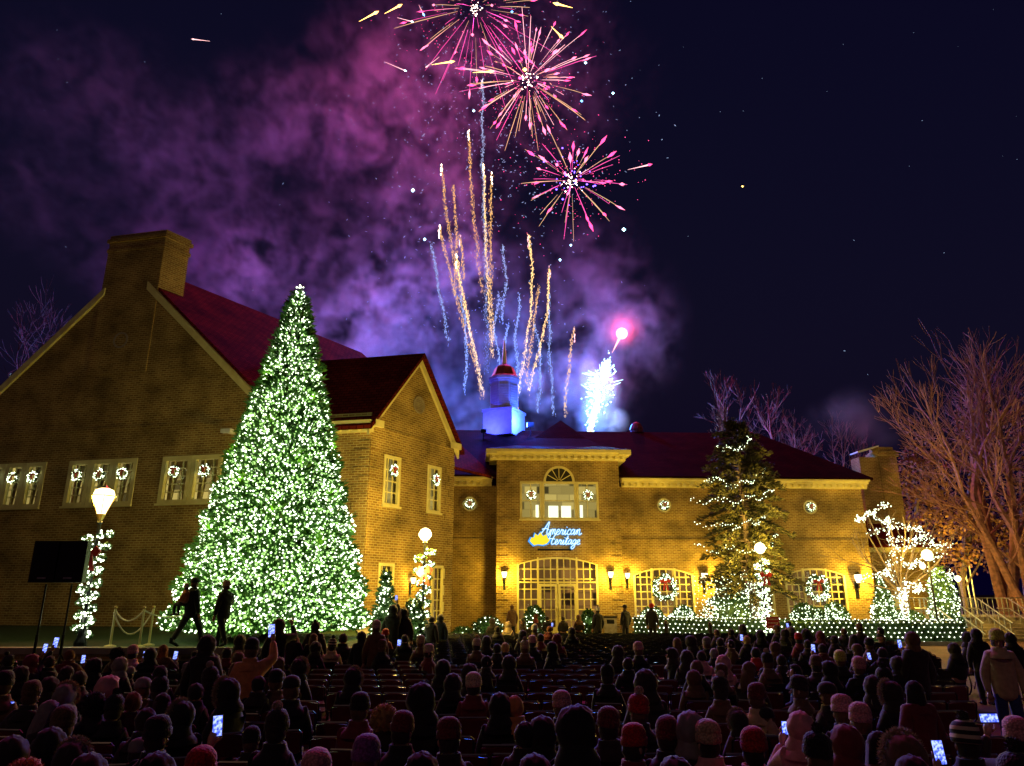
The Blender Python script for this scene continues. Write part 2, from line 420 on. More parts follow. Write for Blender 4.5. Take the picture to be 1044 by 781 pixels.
# end wall with two upper windows and two lower openings
ew = []
for (x0, y0, x1, y1) in ((392, 464, 409, 516), (436, 476, 450, 524), (386, 574, 402, 640), (440, 577, 453, 640)):
    a = Ef(x0, y0)[0]; b = Ef(x1, y0)[0]; ew.append((a, b, Ef((x0 + x1) / 2, y1)[1], Ef((x0 + x1) / 2, y0)[1]))
eh = [(a, b, max(c, .3), d) for a, b, c, d in ew]
eh[0] = (eh[0][0], eh[0][1], (eh[0][2] + eh[1][2]) / 2, (eh[0][3] + eh[1][3]) / 2); eh[1] = (eh[1][0], eh[1][1], eh[0][2], eh[0][3])
eh[3] = (eh[3][0], eh[3][1], eh[2][2], eh[2][3])
EP = lambda u, d, z: E(u, d, z)
wallgrid(wb, EP, 0, eW, 0, zE, eh)
eau, eaz = Ef(432, 366)
wb.poly([E(0, 0, zE), E(eW, 0, zE), E(eW / 2, 0, eaz)])
wb.poly([E(eW, 0, 0), E(eW, 6, 0), E(eW, 6, zE), E(eW, 0, zE)])
wb.poly([L(gl, 0, 0), L(gl, 0, zE), L(gl, 14, zE), L(gl, 14, 0)])
wallo = wb.build('wall', M['brick'], left, uv=True)
# roofs
rf = MB(); oh = .35; D = 17
th = Vector((0, 0, -.18))
def slope(p): rf.slab(p, th)
k = (apexz - zE) / half
slope([L(apexu, -.02, apexz + .22), L(reu + oh, -.02, zE - oh * k + .22), L(reu + oh, D, zE - oh * k + .22), L(apexu, D, apexz + .22)])
slope([L(apexu, -.02, apexz + .2), L(apexu, D, apexz + .2), L(gl - oh, D, zE - oh * k + .2), L(gl - oh, -.02, zE - oh * k + .2)])
# wing roof: ridge parallel to the front
kv = (eaz - zE) / (eW / 2)
uw0 = apexu + 1.0
slope([L(uC + .3, -.4, zE - .4 * kv + .18), L(uC + .3, eW / 2, eaz + .18), L(uw0, eW / 2, eaz + .18), L(reu - .1, -.4, zE - .4 * kv + .18)])
slope([L(uC + .3, eW / 2, eaz + .17), L(uC + .3, eW + .4, zE - .4 * kv + .17), L(uw0, eW + .4, zE - .4 * kv + .17), L(uw0, eW / 2, eaz + .17)])
rf.build('roof', M['shingle'], left, uv=True)
# trim: rake boards, cornice, belts
tm = MB()
def rake(P, u0, z0, u1, z1, wd=.42, d0=-.12):
    dd = Vector((0, 0, -wd))
    a, b = P(u0, d0, z0), P(u1, d0, z1); c_, e_ = P(u0, -.003, z0), P(u1, -.003, z1)
    tm.add([a, b, b + dd, a + dd, c_, e_, e_ + dd, c_ + dd], [(0, 1, 2, 3), (7, 6, 5, 4), (0, 4, 5, 1), (3, 2, 6, 7), (0, 3, 7, 4), (1, 5, 6, 2)])
rake(LP, apexu + 1.2, apexz - 1.2 * k + .03, reu + .3, zE - .3 * k + .03); rake(LP, gl, zE + .03, apexu - 1.3, apexz - 1.3 * k + .03)
rake(EP, -.25, zE - .25 * kv, eW / 2, eaz); rake(EP, eW / 2, eaz, eW + .25, zE - .25 * kv)
cornice(tm, LP, reu + .2, uC + .12, zE - .55)
tm.box(-.05, .5, -.3, -.13, zE - .30, zE, T=EP); tm.box(eW - .5, eW + .2, -.3, -.13, zE - .30, zE, T=EP)
tm.build('trim', M['trim'], left)
bl = MB()
for y in (437, 536):
    z = Lf(112, y)[1]; bl.box(gl, uC, -.04, .001, z - .07, z + .07, T=LP)
z = Ef(425, 447)[1]; bl.box(0, eW, -.04, .001, z - .05, z + .05, T=EP); z = Ef(415, 538)[1]; bl.box(0, eW, -.04, .001, z - .06, z + .06, T=EP)
quoins(bl, LP, uC, -1, .1, zE - .6); quoins(bl, EP, 0, 1, .1, zE - .6); quoins(bl, EP, eW, -1, .1, zE - .6)
bl.build('brick_band', M['brick'], left, uv=True)
# round vents
def vent(P, u, z, r, parent):
    v = MB(); n = 28
    for i in range(n):
        a0, a1 = 2 * math.pi * i / n, 2 * math.pi * (i + 1) / n
        vs = [P(u + rr * math.cos(a), dd, z + rr * math.sin(a)) for dd in (-.06, -.003) for rr in (r, r * .78) for a in (a0, a1)]
        v.add(vs, [(0, 1, 3, 2), (4, 6, 7, 5), (0, 4, 5, 1), (2, 3, 7, 6)])
    for j in range(-3, 4):
        w_ = math.sqrt(max(0.02, 1 - (j / 4.2) ** 2)) * r * .78; v.box(u - w_, u + w_, -.045, -.004, z + j * r * .2, z + j * r * .2 + r * .12, T=P)
    v.build('round_vent', M['stone'], parent)
u, z = Lf(124, 347); vent(LP, u, z, .42, left)
u, z = Ef(427, 413); vent(EP, u, z, .42, left)
# windows with wreath positions
WREATHS = []
for gi, (a, b, c, d, n) in enumerate(grp):
    wd = (b - a) / n
    for i in range(n):
        a0, b0 = a + i * wd, a + (i + 1) * wd
        window(left, LP, a0 + .01, b0 - .01, c, d, 3, 5, fw=.2, curtain=True, room='litdim')
        WREATHS.append((LP((a0 + b0) / 2, -.10, d - (d - c) * .33), LN, .30, ('in %s pane of the %s upper window, gable wall' % ((['left', 'middle', 'right'] if n == 3 else ['left', 'right'])[i], ['leftmost', 'middle', 'right-hand'][gi]))))
for i, (a, b, c, d) in enumerate(eh):
    window(left, EP, a, b, c, d, 3, 4 if i < 2 else 5, fw=.13, room='litdim' if i < 2 else 'lit')
    if i < 2: WREATHS.append((EP((a + b) / 2, -.10, d - (d - c) * .3), -EN, .30, 'on the %s window of the narrow gable end' % ('left' if i == 0 else 'right')))
# chimney
ch = MB()
cl, _ = Lf(104, 300); cr_, _ = Lf(161, 300); ct = Lf(135, 246)[1]; cb = zE + 3
def CP(u, d, z): return L(u, d, z)
ch.box(cl, cr_, -.05, 1.35, cb, ct, T=CP)
ch.box(cl - .06, cr_ + .06, -.08, 1.41, ct - .55, ct - .35, T=CP); ch.box(cl - .1, cr_ + .1, -.12, 1.45, ct, ct + .2, T=CP)
ch.box(cl - .02, cr_ + .02, -.04, 1.37, ct + .2, ct + .42, T=CP)
cho = ch.build('chimney', M['brick'], left, uv=True)
po = MB()
for i in range(3):
    uu = cl + (cr_ - cl) * (.2 + .3 * i); po.box(uu - .24, uu + .24, .3, .95, ct + .42, ct + .62, T=CP)
po.build('chimney_pot', M['stone'], cho)
sg = MB(); u, z = Lf(238, 443); sg.box(u - .06, u + .06, -.25, -.003, z, z + .1, T=LP); sg.box(u - .28, u + .2, -.42, -.22, z + .02, z + .2, T=LP)
sg.build('security_camera', M['whitep'], left)

# raised lawn and its low stone wall
cnr = L(uC, 0, 0)
pts = [(-60, 20.0), (-4.0, 20.0), (-3.6, 20.6), (cnr.x + .3, cnr.y - .3)]
lw = MB(); lw.slab([(-60, 20.3, LAWN_Z), (-4.1, 20.3, LAWN_Z), (-3.9, 20.6, LAWN_Z), (cnr.x, cnr.y - .05, LAWN_Z), (-60, cnr.y + 13, LAWN_Z)], (0, 0, -1.1))
tag(lw.build('lawn', M['grass']), kind='structure')
rw = MB()
for p, q in zip(pts, pts[1:]):
    p, q = Vector((*p, 0)), Vector((*q, 0)); d = (q - p).normalized(); n = Vector((d.y, -d.x, 0))
    rw.slab([p, q, q - n * .3, p - n * .3], (0, 0, LAWN_Z - .12))
rwt = thing('retaining_wall', 'low brick retaining wall holding up the lawn behind the left-hand seats', 'wall', (-15, 20, 0))
rw.build('wall', M['brick'], rwt, uv=True)
cp = MB()
for i, (p, q) in enumerate(zip(pts, pts[1:])):
    p, q = Vector((*p, LAWN_Z - .12)), Vector((*q, LAWN_Z - .12)); d = (q - p).normalized(); n = Vector((d.y, -d.x, 0))
    cp.slab([p + n * .05, q + n * .05, q - n * .38, p - n * .38], (0, 0, .16 + .004 * i))
cp.build('coping', M['stone'], rwt)

# ================================================================ main brick building
FA = R(3); FY = 46
FU = Vector((math.cos(FA), math.sin(FA), 0)); FN = Vector((-math.sin(FA), math.cos(FA), 0)); FP0 = Vector((0, FY, 0))
def F(u, d, z): return FP0 + FU * u + FN * d + Vector((0, 0, z))
def Ff(px, py, d=0):
    p = onplane(px, py, FP0 + FN * d, FN); return (p - FP0).dot(FU), p.z
mainb = thing('brick_building', 'long brick building with cream columns of light, glass entrance and blue sign', 'building', F(0, 0, 0))
mainb['label'] = 'long two-storey brick building with arched glass entrance, blue sign and dark hip roof'
BAY = -.9
def BP(u, d, z): return F(u, d + BAY, z)
u_l = Ff(455, 560)[0]; u_r = Ff(886, 560)[0]; z_e = Ff(760, 497)[1]; b_l = Ff(506, 560, BAY)[0]; b_r = Ff(634, 560, BAY)[0]; z_b = Ff(570, 468, BAY)[1]
wb = MB()
holes = []
for (x0, y0, x1, y1) in ((646, 579, 708, 629), (727, 579, 789, 629), (801, 580, 863, 630)):
    a = Ff(x0, 600)[0]; b = Ff(x1, 600)[0]; holes.append([a, b, 0, 0, .45])
z0 = Ff(680, 628)[1]; z1 = Ff(680, 579)[1]
for h in holes: h[2] = z0; h[3] = z1
ROUND = []
for x, y in ((479, 514), (677, 515), (826, 517)):
    uu, zz = Ff(x, y); ROUND.append((uu, zz if x > 500 else Ff(677, 515)[1]))
rh = []
RR = .46
wallgrid(wb, F, u_l - 6, b_l, 0, z_e, [(ROUND[0][0] - RR, ROUND[0][0] + RR, ROUND[0][1] - RR, ROUND[0][1] + RR)])
wallgrid(wb, F, b_r, u_r, 0, z_e, [tuple(h) for h in holes] + [(ROUND[i][0] - RR, ROUND[i][0] + RR, ROUND[i][1] - RR, ROUND[i][1] + RR) for i in (1, 2)])
# infill round the circular windows
for (cu, cz) in ROUND:
    n = 32
    for i in range(n):
        a0, a1 = 2 * math.pi * i / n, 2 * math.pi * (i + 1) / n
        def sq(a):
            c_, s_ = math.cos(a), math.sin(a); k_ = RR / max(abs(c_), abs(s_)); return (cu + c_ * k_, cz + s_ * k_)
        p, q = sq(a0), sq(a1); r0 = (cu + RR * .97 * math.cos(a0), cz + RR * .97 * math.sin(a0)); r1 = (cu + RR * .97 * math.cos(a1), cz + RR * .97 * math.sin(a1))
        wb.poly([F(r0[0], 0, r0[1]), F(p[0], 0, p[1]), F(q[0], 0, q[1]), F(r1[0], 0, r1[1])])
# bay wall
ea, _ = Ff(527, 600, BAY); eb, _ = Ff(610, 600, BAY); ez1 = Ff(568, 568, BAY)[1]; ez0 = .12
pa, _ = Ff(530, 500, BAY); pb, _ = Ff(610, 500, BAY); pz1 = Ff(570, 491, BAY)[1]; pz0 = Ff(570, 530, BAY)[1]
wallgrid(wb, BP, b_l, b_r, 0, z_b, [(ea, eb, ez0, ez1, .45), (pa, pb, pz0, pz1)])
for uu in (b_l, b_r): wb.poly([BP(uu, 0, 0), BP(uu, .9, 0), BP(uu, .9, z_b), BP(uu, 0, z_b)])
wb.poly([BP(b_l, .9, z_e), BP(b_r, .9, z_e), BP(b_r, .9, z_b), BP(b_l, .9, z_b)])
wb.poly([F(u_r, 0, 0), F(u_r, 14, 0), F(u_r, 14, z_e), F(u_r, 0, z_e)])
wb.build('wall', M['brick'], mainb, uv=True)
bl = MB()
zb1 = Ff(760, 551)[1]; zb2 = Ff(760, 570)[1]
bl.box(b_r, u_r, -.05, .001, zb1 - .06, zb1 + .06, T=F); bl.box(u_l - 6, b_l, -.05, .001, zb1 - .06, zb1 + .06, T=F)
quoins(bl, F, u_r, -1, .1, z_e - .4); quoins(bl, BP, b_l, 1, .1, z_b - .4); quoins(bl, BP, b_r, -1, .1, z_b - .4)
bl.build('brick_band', M['brick'], mainb, uv=True)
# soldier-course rings round the circular windows
for (cu, cz) in ROUND:
    v = MB(); n = 32
    for i in range(n):
        a0, a1 = 2 * math.pi * i / n, 2 * math.pi * (i + .86) / n
        vs = [F(cu + rr * math.cos(a), dd, cz + rr * math.sin(a)) for dd in (-.04, -.003) for rr in (RR * 1.42, RR * 1.02) for a in (a0, a1)]
        v.add(vs, [(0, 1, 3, 2), (4, 6, 7, 5), (0, 4, 5, 1), (2, 3, 7, 6), (0, 2, 6, 4), (1, 5, 7, 3)])
    v.build('brick_ring', M['brick'], mainb, uv=True)
    fr = MB(); rp = [F(cu + RR * .93 * math.cos(2 * math.pi * i / 28), .05, cz + RR * .93 * math.sin(2 * math.pi * i / 28)) for i in range(29)]
    fr.tube(rp, .075, 6, cap=False)
    fo = fr.build('window', M['trim'], mainb)
    g = MB(); g.poly([F(cu + RR * .93 * math.cos(2 * math.pi * i / 28), .08, cz + RR * .93 * math.sin(2 * math.pi * i / 28)) for i in range(28)]); g.build('pane', M['glass'], fo)
    mu = MB(); mu.box(cu - .02, cu + .02, .04, .07, cz - RR * .9, cz + RR * .9, T=F); mu.box(cu - RR * .9, cu + RR * .9, .042, .068, cz - .02, cz + .02, T=F); mu.build('glazing_bars', M['trim'], fo)
    r = MB(); r.poly([F(cu - .8, .8, cz - .8), F(cu + .8, .8, cz - .8), F(cu + .8, .8, cz + .8), F(cu - .8, .8, cz + .8)]); r.build('room', M['litdim'], fo, uv=True)
WREATHS.append((F(ROUND[0][0], -.12, ROUND[0][1]), FN, .30, 'on the round window left of the entrance bay'))
WREATHS.append((F(ROUND[1][0], -.12, ROUND[1][1]), FN, .30, 'on the round window right of the entrance bay'))
WREATHS.append((F(ROUND[2][0], -.12, ROUND[2][1]), FN, .30, 'on the round window nearest the right end'))
for h, nm in zip(holes, ('large lit wreath with red bow on the arched window beside the entrance', 'large lit wreath with red bow on the arched window behind the pine', 'large lit wreath with red bow on the rightmost arched window')):
    a, b, c, d, rise = h
    t = (b - a)
    window(mainb, F, a, b, c, d, 9, 6, rise=.45, fw=.13, room='lit', mull=(a + t * .31, a + t * .69), bars=.036, roomd=1.6)
    WREATHS.append((F(a + t * .5, -.2, c + (d - c) * .58), FN, .85, nm))
# three-part upper window with arched centre
t = (pb - pa)
window(mainb, BP, pa, pa + t * .28, pz0, pz1, 2, 2, fw=.14, room='litdim'); window(mainb, BP, pb - t * .28, pb, pz0, pz1, 2, 2, fw=.14, room='litdim')
window(mainb, BP, pa + t * .28 + .01, pb - t * .28 - .01, pz0, pz1, 1, 2, fw=.14, room='litdim')
fan = MB(); ca, cbm = pa + t * .30, pb - t * .30; rr_ = (cbm - ca) / 2; cc = (ca + cbm) / 2
o_, i_ = arcpts(ca, cbm, pz1, rr_), arcpts(ca + .15, cbm - .15, pz1, rr_ - .15)
for (p, q), (r_, s_) in zip(zip(o_, o_[1:]), zip(i_, i_[1:])):
    fan.add([BP(x, y, z) for y in (-.05, -.003) for (x, z) in (p, q, s_, r_)], [(0, 1, 2, 3), (7, 6, 5, 4), (0, 4, 5, 1), (3, 2, 6, 7)])
for i in range(1, 6):
    a = math.pi * i / 6; fan.tube([BP(cc + .1 * math.cos(a), -.03, pz1 + .1 * math.sin(a)), BP(cc + (rr_ - .12) * math.cos(a), -.03, pz1 + (rr_ - .12) * math.sin(a))], .025, 4)
fo = fan.build('fanlight', M['trim'], mainb)
fg = MB(); fg.poly([BP(x, -.012, z) for x, z in i_]); fg.build('pane', mat('dark_glass', (.05, .045, .03), .15), fo)
for xx, s_, nm in ((pa + t * .14, .26, 'in left pane of window above the blue sign'), (pb - t * .14, .26, 'in right pane of window above the blue sign')):
    WREATHS.append((BP(xx, -.14, pz1 - (pz1 - pz0) * .36), FN, .33, nm))
lp = MB()
for x0, x1 in ((559, 569), (572, 582)):
    a = Ff(x0, 520, BAY + .8)[0]; b = Ff(x1, 520, BAY + .8)[0]; lp.box(a, b, .7, .75, pz0 + .2, pz0 + .95, T=BP)
for x0, x1 in ((546, 549), (591, 594)):
    a = Ff(x0, 520, BAY + .8)[0]; b = Ff(x1, 520, BAY + .8)[0]; lp.box(a, b, .7, .75, pz0 + .2, pz0 + 1.0, T=BP)
lp.build('lit_inner_window', M['litpane'], mainb)
# entrance
te = eb - ea
en = window(mainb, BP, ea, eb, ez0, ez1, 12, 7, rise=.45, fw=.12, room='lit', mull=(ea + te * .26, ea + te * .5, ea + te * .74), transom=ez0 + (ez1 - ez0) * .66, roomd=2.2, bars=.034)
en.name = 'entrance_window'
for i, (q0, q1) in enumerate(((.27, .495), (.505, .73))):
    dz = ez0 + (ez1 - ez0) * .64; a, b = ea + te * q0, ea + te * q1
    dm = MB()
    for x0, x1, z_0, z_1 in ((a, a + .14, ez0, dz), (b - .14, b, ez0, dz), (a + .14, b - .14, ez0, ez0 + .3), (a + .14, b - .14, dz - .16, dz)):
        dm.box(x0, x1, -.06, -.018 + .03, z_0, z_1, T=BP)
    do = dm.build('door', M['trim'], mainb)
    hm = MB(); hx = b - .07 if i == 0 else a + .07; hm.tube([BP(hx, -.07, 1.0), BP(hx, -.13, 1.05), BP(hx, -.13, 1.45), BP(hx, -.07, 1.5)], .018, 6); hm.build('handle', M['gold'], do)
# cornices
cm = MB(); cornice(cm, F, b_r + .3, u_r + .35, z_e - .05, .55, .62); cornice(cm, F, u_l - 6, b_l - .3, z_e - .05, .55, .62)
cornice(cm, BP, b_l - .45, b_r + .45, z_b - .1, .75, .6)
for uu, s_ in ((b_l, -1), (b_r, 1)):
    a, b = sorted((uu + s_ * .003, uu + s_ * .45)); cm.box(a, b, 0, 2.5, z_b - .1, z_b + .2, T=BP); a, b = sorted((uu + s_ * .003, uu + s_ * .7)); cm.box(a, b, -.74, 2.5, z_b + .202, z_b + .5, T=BP)
cm.build('cornice', M['trim'], mainb)
# roof: main hip + bay hip
rf = MB(); zr = atY(650, 439, FY + 8).z; ze2 = z_e + .6
ur0 = u_l - 8; ue = u_r + .6; rdep = 8; hipu = Ff(772, 441, 8)[0]
rf.slab([F(ur0, -.6, ze2), F(ue, -.6, ze2), F(hipu, rdep, zr), F(ur0, rdep, zr)], (0, 0, -.12))
rf.slab([F(ue, -.6, ze2), F(ue, 16.6, ze2), F(hipu, rdep, zr)], (0, 0, -.12))
rf.slab([F(ur0, rdep, zr - .01), F(hipu, rdep, zr - .01), F(ue, 16.6, ze2 - .01), F(ur0, 16.6, ze2 - .01)], (0, 0, -.12))
pk = atY(572, 428, FY + 6.5); pku = (pk - FP0).dot(FU); zb2_ = z_b + .52
bl_, br_ = b_l - .7, b_r + .7
rings = [(0, 0), (.35, .2), (.6, .45), (.85, .8), (1, 1)]
prev = None
for t_, h_ in rings:
    uL = bl_ + (pku - bl_) * t_; uR = br_ + (pku - br_) * t_; dF = -.75 + (6.5 - BAY + .75) * t_; dB = 15 + (6.5 - BAY - 15) * t_; zz = zb2_ + (pk.z - zb2_) * h_
    cur = [BP(uL, dF, zz), BP(uR, dF, zz), BP(uR, dB, zz), BP(uL, dB, zz)]
    if prev:
        for i in range(4): rf.poly([prev[i], prev[(i + 1) % 4], cur[(i + 1) % 4], cur[i]])
    prev = cur
rf.build('roof', M['darkshingle'], mainb, uv=True)

# wall lamps of both buildings
LAMPC = (1, .66, .07)
def walllamp(parent, P, u, z, W, s=1.0):
    b = MB(); b.box(u - .07 * s, u + .07 * s, -.05, -.003, z - .75 * s, z - .1 * s, T=P); b.tube([P(u, -.05, z - .4 * s), P(u, -.2 * s, z - .35 * s), P(u, -.24 * s, z - .2 * s)], .025 * s, 6)
    c = P(u, -.24 * s, z)
    b.lathe([(.02 * s, .26 * s), (.15 * s, .18 * s), (.16 * s, .16 * s)], 8, c); b.lathe([(.07 * s, -.2 * s), (.1 * s, -.17 * s)], 8, c)
    o = b.build('wall_lamp', M['black'], parent)
    g = MB(); g.lathe([(.08 * s, -.16 * s), (.14 * s, .02 * s), (.15 * s, .15 * s)], 8, c); g.build('lamp_glass', M['globe'], o)
    lamp(P(u, -.5 * s, z - .02), LAMPC, W, .12, o)
    return o
for px, py, P, dd, W, s in ((514, 586, BP, BAY, 360, 1.1), (622, 586, BP, BAY, 360, 1.1), (639, 587, F, 0, 240, 1.0), (717, 588, F, 0, 400, 1.3), (872, 590, F, 0, 600, 1.6)):
    u, z = Ff(px, py, dd); walllamp(mainb, P, u, z, W, s)
u, z = Ef(418, 592); walllamp(left, EP, u, z, 90, .8)

# script sign on the bay
SIGN = {
 'A': [[(.0, .05), (.12, .0), (.35, .45), (.62, 1.25), (.66, .8), (.66, .25), (.74, .0), (.9, .15)], [(.18, .5), (.5, .58), (.8, .45)]],
 'm': [[(0, .1), (.1, .5), (.14, .0), (.16, .35), (.28, .52), (.32, .0), (.34, .35), (.46, .52), (.5, .05), (.62, .1)]],
 'e': [[(0, .15), (.22, .3), (.2, .5), (.06, .42), (.06, .08), (.2, .0), (.36, .12)]],
 'r': [[(0, .1), (.1, .52), (.14, .4), (.26, .45), (.22, .08), (.32, .02), (.4, .12)]],
 'i': [[(0, .1), (.1, .48), (.1, .05), (.18, .0), (.28, .12)], [(.13, .7), (.16, .74)]],
 'c': [[(.3, .42), (.16, .52), (.04, .3), (.06, .05), (.2, .0), (.36, .12)]],
 'a': [[(.28, .45), (.14, .5), (.02, .25), (.08, .02), (.24, .15), (.3, .5), (.3, .1), (.36, .0), (.46, .12)]],
 'n': [[(0, .1), (.1, .5), (.14, .0), (.16, .35), (.3, .52), (.34, .05), (.42, .0), (.56, .14)]],
 'H': [[(.0, .9), (.15, 1.15), (.22, 1.0), (.14, .3), (.0, .0)], [(.75, 1.2), (.6, .9), (.5, .3), (.58, .0), (.8, .1)], [(.05, .55), (.4, .62), (.75, .55)]],
 't': [[(0, .1), (.14, .95), (.1, .08), (.2, .0), (.3, .12)], [(-.02, .62), (.28, .66)]],
 'g': [[(.28, .45), (.14, .5), (.02, .25), (.08, .04), (.24, .15), (.3, .48), (.26, -.3), (.1, -.48), (.0, -.3), (.2, -.05), (.42, .12)]],
}
ADV = dict(A=.86, m=.6, e=.33, r=.36, i=.26, c=.32, a=.42, n=.52, H=.8, t=.28, g=.38)
def smoothpts(p):
    out = []
    for i in range(len(p) - 1):
        p0 = p[max(i - 1, 0)]; p1 = p[i]; p2 = p[i + 1]; p3 = p[min(i + 2, len(p) - 1)]
        for k_ in range(4):
            t = k_ / 4
            out.append(tuple(.5 * ((2 * p1[j]) + (-p0[j] + p2[j]) * t + (2 * p0[j] - 5 * p1[j] + 4 * p2[j] - p3[j]) * t * t + (-p0[j] + 3 * p1[j] - 3 * p2[j] + p3[j]) * t ** 3) for j in (0, 1)))
    out.append(p[-1]); return out
so = MB(); sw = MB()
def script(word, x0, z0, wpx, h):
    tot = sum(ADV[c] for c in word); s = wpx / tot; x = 0
    for c in word:
        for st in SIGN[c]:
            sp = [(x0 + (x + a + .25 * b) * s, z0 + b * h) for a, b in smoothpts(st)]
            so.tube([BP(u, -.07, z) for u, z in sp], .062, 6); sw.tube([BP(u, -.15, z) for u, z in sp], .024, 5)
        x += ADV[c]
a, z = Ff(549, 545, BAY); b, _ = Ff(592, 545, BAY); script('American', a, z, b - a, .62)
a2, z2 = Ff(556, 555, BAY); script('Heritage', a2, z2, b - a2 - .1, .55)
sgo = so.build('sign', M['signblue'], mainb); sw.build('lettering', M['signwhite'], sgo)
lf = MB(); cu, cz = Ff(550, 550, BAY)
prof = [(-.62, -.1), (-.5, .12), (-.35, .1), (-.28, .35), (-.1, .22), (.05, .42), (.2, .2), (.42, .3), (.5, .08), (.62, -.05), (.45, -.25), (.2, -.34), (-.1, -.3), (-.35, -.36), (-.5, -.22)]
lf.slab([BP(cu + x, -.19, cz + z_) for x, z_ in prof], FN * .06); lf.build('leaf_emblem', M['signyel'], sgo)
lo = MB(); lo.slab([BP(cu + x * 1.18, -.10, cz + z_ * 1.2) for x, z_ in prof], FN * .05); lo.build('leaf_outline', M['signblue'], sgo)
sp_ = MB(); a, z = Ff(548, 561, BAY); b, _ = Ff(582, 561, BAY); sp_.box(a, b, -.06, -.004, z - .02, z + .08, T=BP); sp_.build('sign_rail', M['black'], sgo)
lamp(BP(cu + 1.2, -.9, cz), (.3, .65, 1), 6, .3, sgo)

# cupola on the roof
cy_ = FY + 8
cc = atY(514, 438, cy_); cup = thing('cupola', 'white octagonal cupola with red dome and spire, flooded with blue light', 'cupola', cc)
def hexa(mb, r, z0, z1, r1=None, n=8, rot=R(22.5), c=cc):
    r1 = r if r1 is None else r1
    vs = [Vector((c.x + q * math.cos(rot + 2 * math.pi * i / n), c.y + q * math.sin(rot + 2 * math.pi * i / n), z)) for q, z in ((r, z0), (r1, z1)) for i in range(n)]
    mb.add(vs, [(i, (i + 1) % n, (i + 1) % n + n, i + n) for i in range(n)] + [tuple(range(n - 1, -1, -1)), tuple(range(n, 2 * n))])
def zc(y): return atY(514, y, cy_).z
px_m = cy_ / 758 * 1.0
q = MB(); hexa(q, 24 * px_m, zc(446), zc(422), n=4, rot=R(20)); hexa(q, 25.5 * px_m, zc(422), zc(419.5), n=4, rot=R(20)); q.build('base', M['whitep'], cup)
q = MB(); hexa(q, 15.5 * px_m, zc(419.5), zc(391)); hexa(q, 16.5 * px_m, zc(391), zc(389)); hexa(q, 18 * px_m, zc(389), zc(386.5)); dr = q.build('drum', M['whitep'], cup)
lv = MB(); r_ = 15.5 * px_m * math.cos(R(22.5))
for i in range(8):
    a = i * R(45); n_ = Vector((math.cos(a), math.sin(a), 0)); t_ = Vector((-n_.y, n_.x, 0))
    for j in range(9):
        z = zc(416) + (zc(394) - zc(416)) * j / 9; c0 = Vector((cc.x, cc.y, z)) + n_ * (r_ + .02)
        lv.slab([c0 - t_ * .38, c0 + t_ * .38, c0 + t_ * .38 + Vector((0, 0, .11)) - n_ * .015, c0 - t_ * .38 + Vector((0, 0, .11)) - n_ * .015], n_ * .05)
lv.build('louvre', M['whitep'], dr)
q = MB(); q.lathe([(18 * px_m, zc(386.5)), (14.5 * px_m, zc(384)), (12.5 * px_m, zc(380)), (10.5 * px_m, zc(375.5)), (6.5 * px_m, zc(373)), (1.5 * px_m, zc(372))], 8, (cc.x, cc.y, 0)); q.build('dome', M['copper'], cup)
q = MB(); q.tube([(cc.x, cc.y, zc(373)), (cc.x, cc.y, zc(360)), (cc.x, cc.y, zc(347))], [.2, .13, .05], 8); q.build('spire', M['whitep'], cup)
# blue floodlight on the roof next to the cupola
fc = atY(541, 434, cy_ - 1.2)
fl = thing('floodlight', 'small blue floodlight on the roof right of the cupola', 'floodlight', fc)
q = MB(); q.box(fc.x - .25, fc.x + .25, fc.y - .12, fc.y + .12, fc.z - .12, fc.z + .25); q.tube([fc + Vector((0, 0, -.12)), fc + Vector((0, 0, -1.0))], .04, 6); q.build('housing', M['black'], fl)
q = MB(); q.box(fc.x - .29, fc.x - .251, fc.y - .1, fc.y + .1, fc.z - .08, fc.z + .2); q.build('lens', emat('blue_lens', (.1, .3, 1), 20), fl)
fc2 = atY(493, 437, cy_ - 2.2); fl2 = thing('floodlight', 'small blue floodlight on the roof left of the cupola', 'floodlight', fc2)
q = MB(); q.box(fc2.x - .2, fc2.x + .2, fc2.y - .1, fc2.y + .1, fc2.z - .3, fc2.z - .05); q.tube([fc2 + Vector((0, 0, -.3)), fc2 + Vector((0, 0, -1.2))], .04, 6); q.build('housing', M['black'], fl2)
q = MB(); q.box(fc2.x - .17, fc2.x + .17, fc2.y + .101, fc2.y + .13, fc2.z - .27, fc2.z - .08); q.build('lens', emat('blue_lens', (.1, .2, 1), 12), fl2)
lamp(fc2 + Vector((0, .1, .25)), (.03, .04, 1), 500, .15, fl2)  # second floodlight put in to turn the cupola's left face blue
lamp(fc + Vector((-.45, -.5, .3)), (.03, .08, 1), 1000, .15, fl); lamp(fc + Vector((.3, -.3, .5)), (.03, .15, 1), 300, .15, fl)
c2 = atY(649, 440, cy_ + 1); sv = thing('roof_turret', 'small pink-lit domed turret on the ridge right of the entrance', 'turret', c2)
q = MB(); q.lathe([(.5, c2.z - .8), (.5, c2.z + .1), (.56, c2.z + .12), (.5, c2.z + .3), (.36, c2.z + .6), (.12, c2.z + .75)], 12, (c2.x, c2.y, 0)); q.build('dome', M['copper'], sv)

